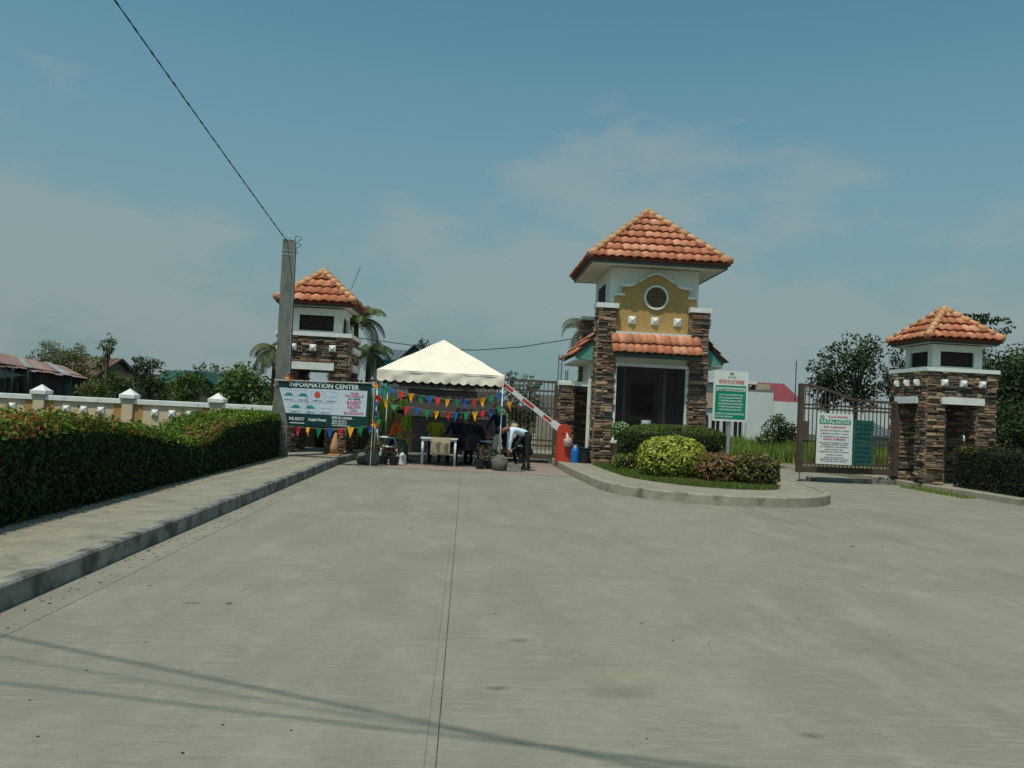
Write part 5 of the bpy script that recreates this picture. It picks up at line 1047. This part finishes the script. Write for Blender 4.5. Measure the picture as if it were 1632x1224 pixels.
T('dark broad leafed tree in the middle of the left wall', 238, 558, 650, 29, 50, DK, 900, .17, 34, 5, spread=.95)
T('dark leafed small tree next to the dark broad leafed one', 219, 560, 600, 29.5, 22, DK, 900, .16, 16, 6, spread=1.3)
T('low green shrubbery tree beside the green roof', 262, 590, 640, 34, 40, MD, 500, .18, 22, 7)
T('banana like bright green tree left of the utility pole', 388, 577, 650, 27.5, 76, [(.07, .14, .03), (.10, .18, .04), (.04, .08, .02), (.13, .2, .06)], 520, .26, 40, 8, m='leaf', aspect=.3) if False else T('bright green broad leafed tree left of the utility pole', 388, 577, 655, 27.5, 90, [(.07, .14, .03), (.10, .18, .04), (.04, .08, .02), (.13, .2, .06)], 560, .22, 42, 8, m='leaf')
T('green tree clump right behind the utility pole base', 432, 600, 660, 29, 50, MD, 500, .2, 26, 9)
T('leafy bush tree between the rusty shed and the slim tree', 150, 600, 645, 28, 55, [(.06, .11, .02), (.09, .15, .03), (.12, .07, .03)], 500, .16, 26, 10)
T('small dark treetop behind the tent roof', 676, 540, 560, 62, 20, DK, 300, .3, 12, 11, spread=1.3)
T('distant green tree over the gate right of the tent', 845, 598, 625, 60, 60, MD, 220, .3, 26, 12)
T('spiky distant treetop just right of the tent', 817, 583, 615, 55, 22, DK, 300, .28, 10, 13, spread=1.2)
T('tall dark shrub behind the right gate leaf', 835, 618, 690, 38, 80, [(.03, .045, .015), (.05, .06, .02), (.06, .05, .03)], 380, .2, 34, 14)
T('leafy green tree behind the exit gate', 1365, 532, 655, 36, 150, DK+[(.06, .09, .03)], 420, .27, 40, 15, spread=.55)
T('lower left tree of the clump behind the exit gate', 1322, 560, 655, 37, 66, DK, 420, .22, 34, 16)
T('dark tree spreading behind the right tower', 1580, 552, 720, 29, 230, DK, 620, .2, 80, 17, spread=.9)
T('dark tree at the far right edge of the view', 1655, 545, 730, 26, 170, DK, 620, .2, 60, 18, spread=.9)
T('flat topped branch of a tall tree above the right tower roof', 1560, 500, 535, 38, 135, DK, 420, .26, 40, 19, flat=.35, spread=2.0)
T('small tree between the exit gate and the right tower', 1432, 545, 660, 33, 60, DK, 520, .2, 34, 20)
T('bushy shrub in the grass field left of the exit gate', 1243, 658, 722, 33, 58, DK+[(.10, .12, .03)], 520, .18, 34, 21)
T('low green bush against the white wall', 1212, 690, 712, 34, 40, MD, 520, .16, 18, 22)
T('dark undergrowth tree behind the right hedge', 1610, 640, 735, 24, 150, DK, 700, .16, 56, 23)
T('distant treetop over the long white roof', 330, 578, 600, 66, 60, MD, 220, .3, 20, 24)
T('low distant tree left of the green roof', 205, 588, 615, 58, 60, MD, 220, .28, 20, 25)
T('shrub under the left tower on its far side', 575, 600, 640, 27, 30, MD, 600, .15, 18, 26)

def palm(label, base, h, fr, ln, seed, n=13, droop=1.0, pal=((.045, .075, .02), (.07, .10, .03), (.10, .11, .05))):
    random.seed(seed); t = thing('palm_tree', label, 'palm', base); B = Vector(base); T_ = B+Vector((0, 0, h)); b = MB(); b.tube([B-Vector((0, 0, .1)), B.lerp(T_, .4), B.lerp(T_, .85), T_], [.15, .12, .09, .06], 9); part('trunk', b, 'bark', t, smooth=True)
    for k in range(n):
        az = 2*PI*k/n+random.uniform(-.2, .2); el = random.choice((1.1, .75, .4, .1)); L_ = ln*random.uniform(.85, 1.1); pts = []; p = T_.copy(); e = el
        for s_ in range(13): pts.append(p.copy()); p = p+Vector((math.cos(az)*math.cos(e), math.sin(az)*math.cos(e), math.sin(e)))*L_/12; e -= .12*droop*(1+.06*s_)
        b = MB(); b.tube(pts, [.018-.0012*i for i in range(13)], 5); vs = []; 
        side = Vector((-math.sin(az), math.cos(az), 0)); c_ = random.choice(pal)
        for i in range(2, 13):
            for q in (0, .5):
                p = pts[i-1].lerp(pts[i], q); d = (pts[i]-pts[i-1]).normalized(); tt = (i+q)/13; ll = ln*.34*math.sin(PI*min(1, tt*.88+.10))**.6
                for s_ in (-1, 1):
                    e_ = p+(side*s_*.75+d*.55+Vector((0, 0, -.45-.2*random.random()))).normalized()*ll; w_ = d*.024; b.add([p-w_, p+w_, e_+w_*.3, e_-w_*.3], [(0, 1, 2, 3)])
        o = part('frond', b, 'palmleaf', t); ca = o.data.color_attributes.new('Col', 'FLOAT_COLOR', 'POINT'); j = random.uniform(.75, 1.25); ca.data.foreach_set('color', [v for _ in range(len(o.data.vertices)) for v in (c_[0]*j, c_[1]*j, c_[2]*j, 1)])
    return t
pb = at(592, 700, 26); palm('tall palm drooping just behind the left tower roof', (at(568, 520, 25.4).x, 25.4, -.05), at(568, 508, 25.4).z, 0, 1.2, 1, 13, 1.1)
palm('lower palm with hanging fronds right of the left tower', (at(589, 560, 27).x, 27, -.05), at(589, 562, 27).z, 0, 1.15, 2, 12, 1.3)
palm('palm with drooping fronds left of the utility pole', (at(440, 560, 26).x, 26, -.05), at(440, 556, 26).z, 0, 1.15, 3, 12, 1.3)
palm('pale palm behind the left side of the guardhouse', (at(938, 520, 31).x, 31, -.05), at(938, 522, 31).z, 0, 1.3, 4, 13, 1.4, ((.10, .12, .07), (.14, .15, .10)))

# ================================================================== BACKGROUND BUILDINGS
def gable_house(label, x0, x1, y0, y1, ze, zr, wall_m, roof_m, wins=(), ridge='x', eave=.35, seed=0, group=None, zb=-.05, cat='house', corr=False):
    t = thing('house', label, cat, ((x0+x1)/2, (y0+y1)/2, zb), group); b = MB(); b.box(x0, x1, y0, y1, zb, ze); wl_ = part('wall', b, wall_m, t); e = eave; b = MB()
    if ridge == 'x': ym = (y0+y1)/2; A_ = [(x0-e, y0-e, ze-.05), (x1+e, y0-e, ze-.05), (x1+e, ym, zr), (x0-e, ym, zr)]; B_ = [(x1+e, y1+e, ze-.05), (x0-e, y1+e, ze-.05), (x0-e, ym, zr), (x1+e, ym, zr)]; G_ = [[(x0, y0, ze), (x0, y1, ze), (x0, ym, zr-.12)], [(x1, y1, ze), (x1, y0, ze), (x1, ym, zr-.12)]]
    elif ridge == 'y': xm = (x0+x1)/2; A_ = [(x0-e, y1+e, ze-.05), (x0-e, y0-e, ze-.05), (xm, y0-e, zr), (xm, y1+e, zr)]; B_ = [(x1+e, y0-e, ze-.05), (x1+e, y1+e, ze-.05), (xm, y1+e, zr), (xm, y0-e, zr)]; G_ = [[(x1, y0, ze), (x0, y0, ze), (xm, y0, zr-.12)], [(x0, y1, ze), (x1, y1, ze), (xm, y1, zr-.12)]]
    else: A_ = [(x0-e, y0-e, ze), (x1+e, y0-e, ze), (x1+e, y1+e, zr), (x0-e, y1+e, zr)]; B_ = None; G_ = []
    for q in [A_]+([B_] if B_ else []):
        b.add(q+[(x, y, z-.08) for x, y, z in q], [(0, 1, 2, 3), (7, 6, 5, 4), (0, 4, 5, 1), (1, 5, 6, 2), (2, 6, 7, 3), (3, 7, 4, 0)])
        a0, a1, a2, a3 = [Vector(v_) for v_ in q]; nr = int((a1-a0).length/.32)
        for i in range(nr+1): f = i/nr; b.beam(a0.lerp(a1, f)+Vector((0, 0, .01)), a3.lerp(a2, f)+Vector((0, 0, .01)), .035, .035)
    part('roof', b, roof_m, t)
    if G_:
        for q in G_: b = MB(); b.add(q, [(0, 1, 2)]); part('gable_wall', b, wall_m, t)
    for wx, wz, ww, wh in wins:
        b = MB(); b.box(wx-ww/2-.06, wx+ww/2+.06, y0-.05, y0+.005, wz-.06, wz+wh+.06); f = part('window', b, 'white', wl_); b = MB(); b.box(wx-ww/2, wx+ww/2, y0-.056, y0-.051, wz, wz+wh); part('pane', b, 'glass', f)
        b = MB(); b.box(wx-.02, wx+.02, y0-.068, y0-.057, wz, wz+wh); part('mullion', b, 'white', f)
    return t
# left: shanty with rusty corrugated lean-to, its eave running down to the right
t = thing('shed', 'long ramshackle shed with rusty corrugated roof behind the left wall', 'shed', (-16, 30, 0))
e0 = at(-40, 578, 26.5); e1 = at(140, 604, 31); r0 = at(-40, 566, 29); r1 = at(100, 594, 34)
n_ = 12
for i in range(n_):
    a = e0.lerp(e1, i/n_); c_ = e0.lerp(e1, (i+1.03)/n_); d = r0.lerp(r1, i/n_); e = r0.lerp(r1, (i+1.03)/n_); j = random.uniform(-.03, .03); b = MB(); vs = []; k = 9
    for q in range(k+1):
        f = q/k; zz = .022*(q % 2)+j; p = a.lerp(c_, f); s = d.lerp(e, f); vs += [(p.x, p.y-.1*random.random()*0, p.z+zz), (s.x, s.y, s.z+zz+.25)]
    b.add(vs, [(q*2, q*2+2, q*2+3, q*2+1) for q in range(k)]); b.add([(x, y, z-.02) for x, y, z in vs], [(q*2+1, q*2+3, q*2+2, q*2) for q in range(k)]); part('roof_sheet', b, 'rust' if i % 4 != 1 else 'zinc', t)
b = MB(); w0 = e0+Vector((0, .5, 0)); w1_ = e1+Vector((-.3, .5, 0)); b.add([(w0.x, w0.y, -.05), (w1_.x, w1_.y, -.05), (w1_.x, w1_.y, w1_.z+.1), (w0.x, w0.y, w0.z+.1)], [(0, 1, 2, 3)]); b.add([(w0.x, w0.y+.1, -.05), (w1_.x, w1_.y+.1, -.05), (w1_.x, w1_.y+.1, w1_.z+.1), (w0.x, w0.y+.1, w0.z+.1)], [(3, 2, 1, 0)]); wall_ = part('wall', b, 'wood', t)
for i in range(22):
    f = (i+.5)/22; p = w0.lerp(w1_, f); hgt = p.z; b = MB(); wd_ = random.uniform(.14, .26); b.box(p.x-wd_, p.x+wd_, p.y-.12-.03*random.random(), p.y-.06, 0, hgt*random.choice((1, 1, .8, .6)), j=.02); part('board', b, random.choice(('wood', 'tealb', 'wood', 'dark', 'zinc' if i % 7 == 2 else 'wood')), wall_)
b = MB(); s0 = at(-8, 585, 26); s1 = at(38, 606, 26.2); b.add([(s0.x, 26.0, s0.z), (s1.x-.3, 26.1, s0.z-.1), (s1.x, 26.3, s1.z+.15), (s0.x, 26.1, s1.z)], [(0, 3, 2, 1)]); b.add([(s0.x, 26.02, s0.z), (s1.x-.3, 26.12, s0.z-.1), (s1.x, 26.32, s1.z+.15), (s0.x, 26.12, s1.z)], [(0, 1, 2, 3)]); part('loose_sheet', b, 'zinc', t, label='bent pale metal sheet')
def px_house(label, pl_, pr_, pe, pt_, Y, depth, wm, rm, ridge='x', wins=(), **k):
    a = at(pl_, pe, Y); c_ = at(pr_, pe, Y); r = at((pl_+pr_)/2, pt_, Y+depth/2 if ridge == 'x' else Y); return gable_house(label, a.x, c_.x, Y, Y+depth, (a.z+c_.z)/2, r.z, wm, rm, [(a.x+(c_.x-a.x)*f, z0, ww, hh) for f, z0, ww, hh in wins], ridge, **k)
px_house('orange walled house at the far left edge', -30, 36, 572, 566, 44, 6, 'orange', 'rust', 'shed')
px_house('house with steep weathered red roof half hidden by trees', 98, 146, 596, 568, 46, 6, 'block', 'redold', 'x')
px_house('low rusty roofed outbuilding behind the slim tree', 155, 205, 600, 590, 44, 5, 'block', 'redold', 'shed')
px_house('green roofed house left of the bright tree', 248, 302, 610, 591, 38, 5, 'block', 'greenroof', 'x')
px_house('small green gabled house beside the green roofed one', 296, 338, 612, 592, 36, 5, 'wood', 'greenroof', 'y', corr=True)
px_house('long low house with pale roof edge behind the trees', 275, 352, 593, 586, 56, 7, 'houseb', 'zinc', 'shed')
px_house('long grey roofed house behind the tent', 600, 655, 572, 557, 60, 8, 'tq', 'greyroof', 'x')
a = at(640, 548, 54); t = px_house('grey gabled turquoise house wing behind the tent', 618, 700, 597, 549, 55, 5, 'greyroof', 'greyroof', 'y')
t = thing('arcade_house', 'pale house with white arched windows seen through the tent', 'house', (.4, 45, 0)); b = MB(); b.box(-.7, 1.6, 45.1, 50, -.05, 3.2); aw = part('wall', b, 'block', t)
for k in range(4):
    x = -.12+k*.32; b = MB(); b.box(x-.12, x+.12, 45.04, 45.09, 1.9, 2.3); f = part('window', b, 'white', aw); b = MB(); b.add([(x+.12*math.cos(a*PI/8), 45.05, 2.32+.14*math.sin(a*PI/8)) for a in range(9)], [tuple(range(9))]); part('arch_pane', b, 'white', f)
# right: white houses and walls
a = at(1128, 608, 40); c_ = at(1236, 608, 40); t = thing('house', 'flat roofed white house behind the notice sign', 'house', ((a.x+13.7)/2, 42, .1)); b = MB(); b.box(8.3, 13.75, 40, 47, .05, 3.35); hw = part('wall', b, 'housew', t)
b = MB(); b.box(8.0, 14.0, 39.7, 47.3, 3.35, 3.50); part('roof_slab', b, 'white', t)
b = MB(); b.box(11.0, 12.0, 39.9, 39.99, 2.1, 2.9); part('shadow_panel', b, 'houseb', t)
for k in range(4):
    x = 11.55+k*.55; b = MB(); b.box(x-.18, x+.18, 39.93, 39.995, .75, 1.75); f = part('window', b, 'glass', hw)
    b = MB(); b.box(x-.02, x+.02, 39.90, 39.925, .75, 1.75); part('window_bar', b, 'white', f)
b = MB(); b.box(13.35, 13.5, 39.6, 39.75, .05, 1.95); part('porch_post', b, 'white', t)
a = at(1192, 620, 38); c_ = at(1233, 620, 38); t = thing('blank_wall', 'tall blank white wall right of the notice sign', 'wall', ((a.x+c_.x)/2, 38.1, .1)); b = MB(); b.box(a.x, c_.x, 38, 38.25, .05, a.z-.12); part('wall_face', b, 'housew', t); b = MB()
x = a.x
while x < c_.x-.1: b.box(x, min(c_.x, x+.4), 38.02, 38.22, a.z-.12, a.z+random.uniform(-.05, .08)); x += .4
part('block_top', b, 'block', t)
a = at(1233, 639, 46); c_ = at(1450, 639, 46); t = thing('boundary_wall', 'low white wall crossing the field behind the exit gate', 'wall', ((a.x+c_.x)/2, 46, .1)); b = MB(); b.box(a.x, c_.x, 46, 46.2, 1.0, 2.75); part('white_band', b, 'housew', t); b = MB(); b.box(a.x, c_.x, 45.98, 46.22, .05, 1.0); part('bare_base', b, 'block', t)
px_house('house with bright red roof above the low white wall', 1238, 1270, 640, 612, 56, 7, 'houseb', 'redroof', 'x', wins=((.5, 2.0, .8, .8),))
b = MB(); a = at(1218, 640, 55); b.box(a.x-.5, a.x+.35, 55, 55.4, .05, at(1218, 612, 55).z); part('chimney_wall', b, 'houseb', None, label='yellowish party wall at the left end of the red roof', cat='wall')
a = at(1320, 665, 42); t = gable_house('white pitched house glimpsed through the right side of the exit gate', at(1382, 720, 40).x, at(1420, 720, 40).x, 40, 45, 1.2, 1.75, 'housew', 'greyroof', (), 'x')
# unfinished columns with rebar
t = thing('unfinished_columns', 'bare steel rods of an unfinished building over the gate pillar', 'construction', at(895, 640, 58)); 
for px in (891, 896, 902, 905):
    p = at(px, 565 if px < 900 else 590, 58); b = MB(); b.tube([(p.x, 58, 1.0), (p.x, 58, p.z)], .05, 5); part('steel_rod', b, 'block', t)
a = at(845, 640, 52); c_ = at(930, 640, 52); b = MB(); b.box(a.x, c_.x, 52, 52.3, -.05, 2.6); part('block_wall', b, 'block', None, label='bare block wall far behind the right gate leaf', cat='wall')
a = at(855, 665, 33); c_ = at(915, 665, 33); b = MB(); b.box(a.x, c_.x, 33, 33.2, -.05, 1.35); part('pale_wall', b, 'walk', None, label='pale concrete wall seen through the right gate leaf', cat='wall')
b = MB(); p = at(1268, 610, 50); b.tube([(p.x, 50, 0), (p.x, 50, at(1268, 575, 50).z)], .03, 5); part('antenna_pole', b, 'wire', None, label='thin antenna pole beside the red roofed house', cat='antenna')
print('objects', len(bpy.data.objects), 'tris', sum(len(o.data.polygons) for o in bpy.data.objects if o.type == 'MESH'))
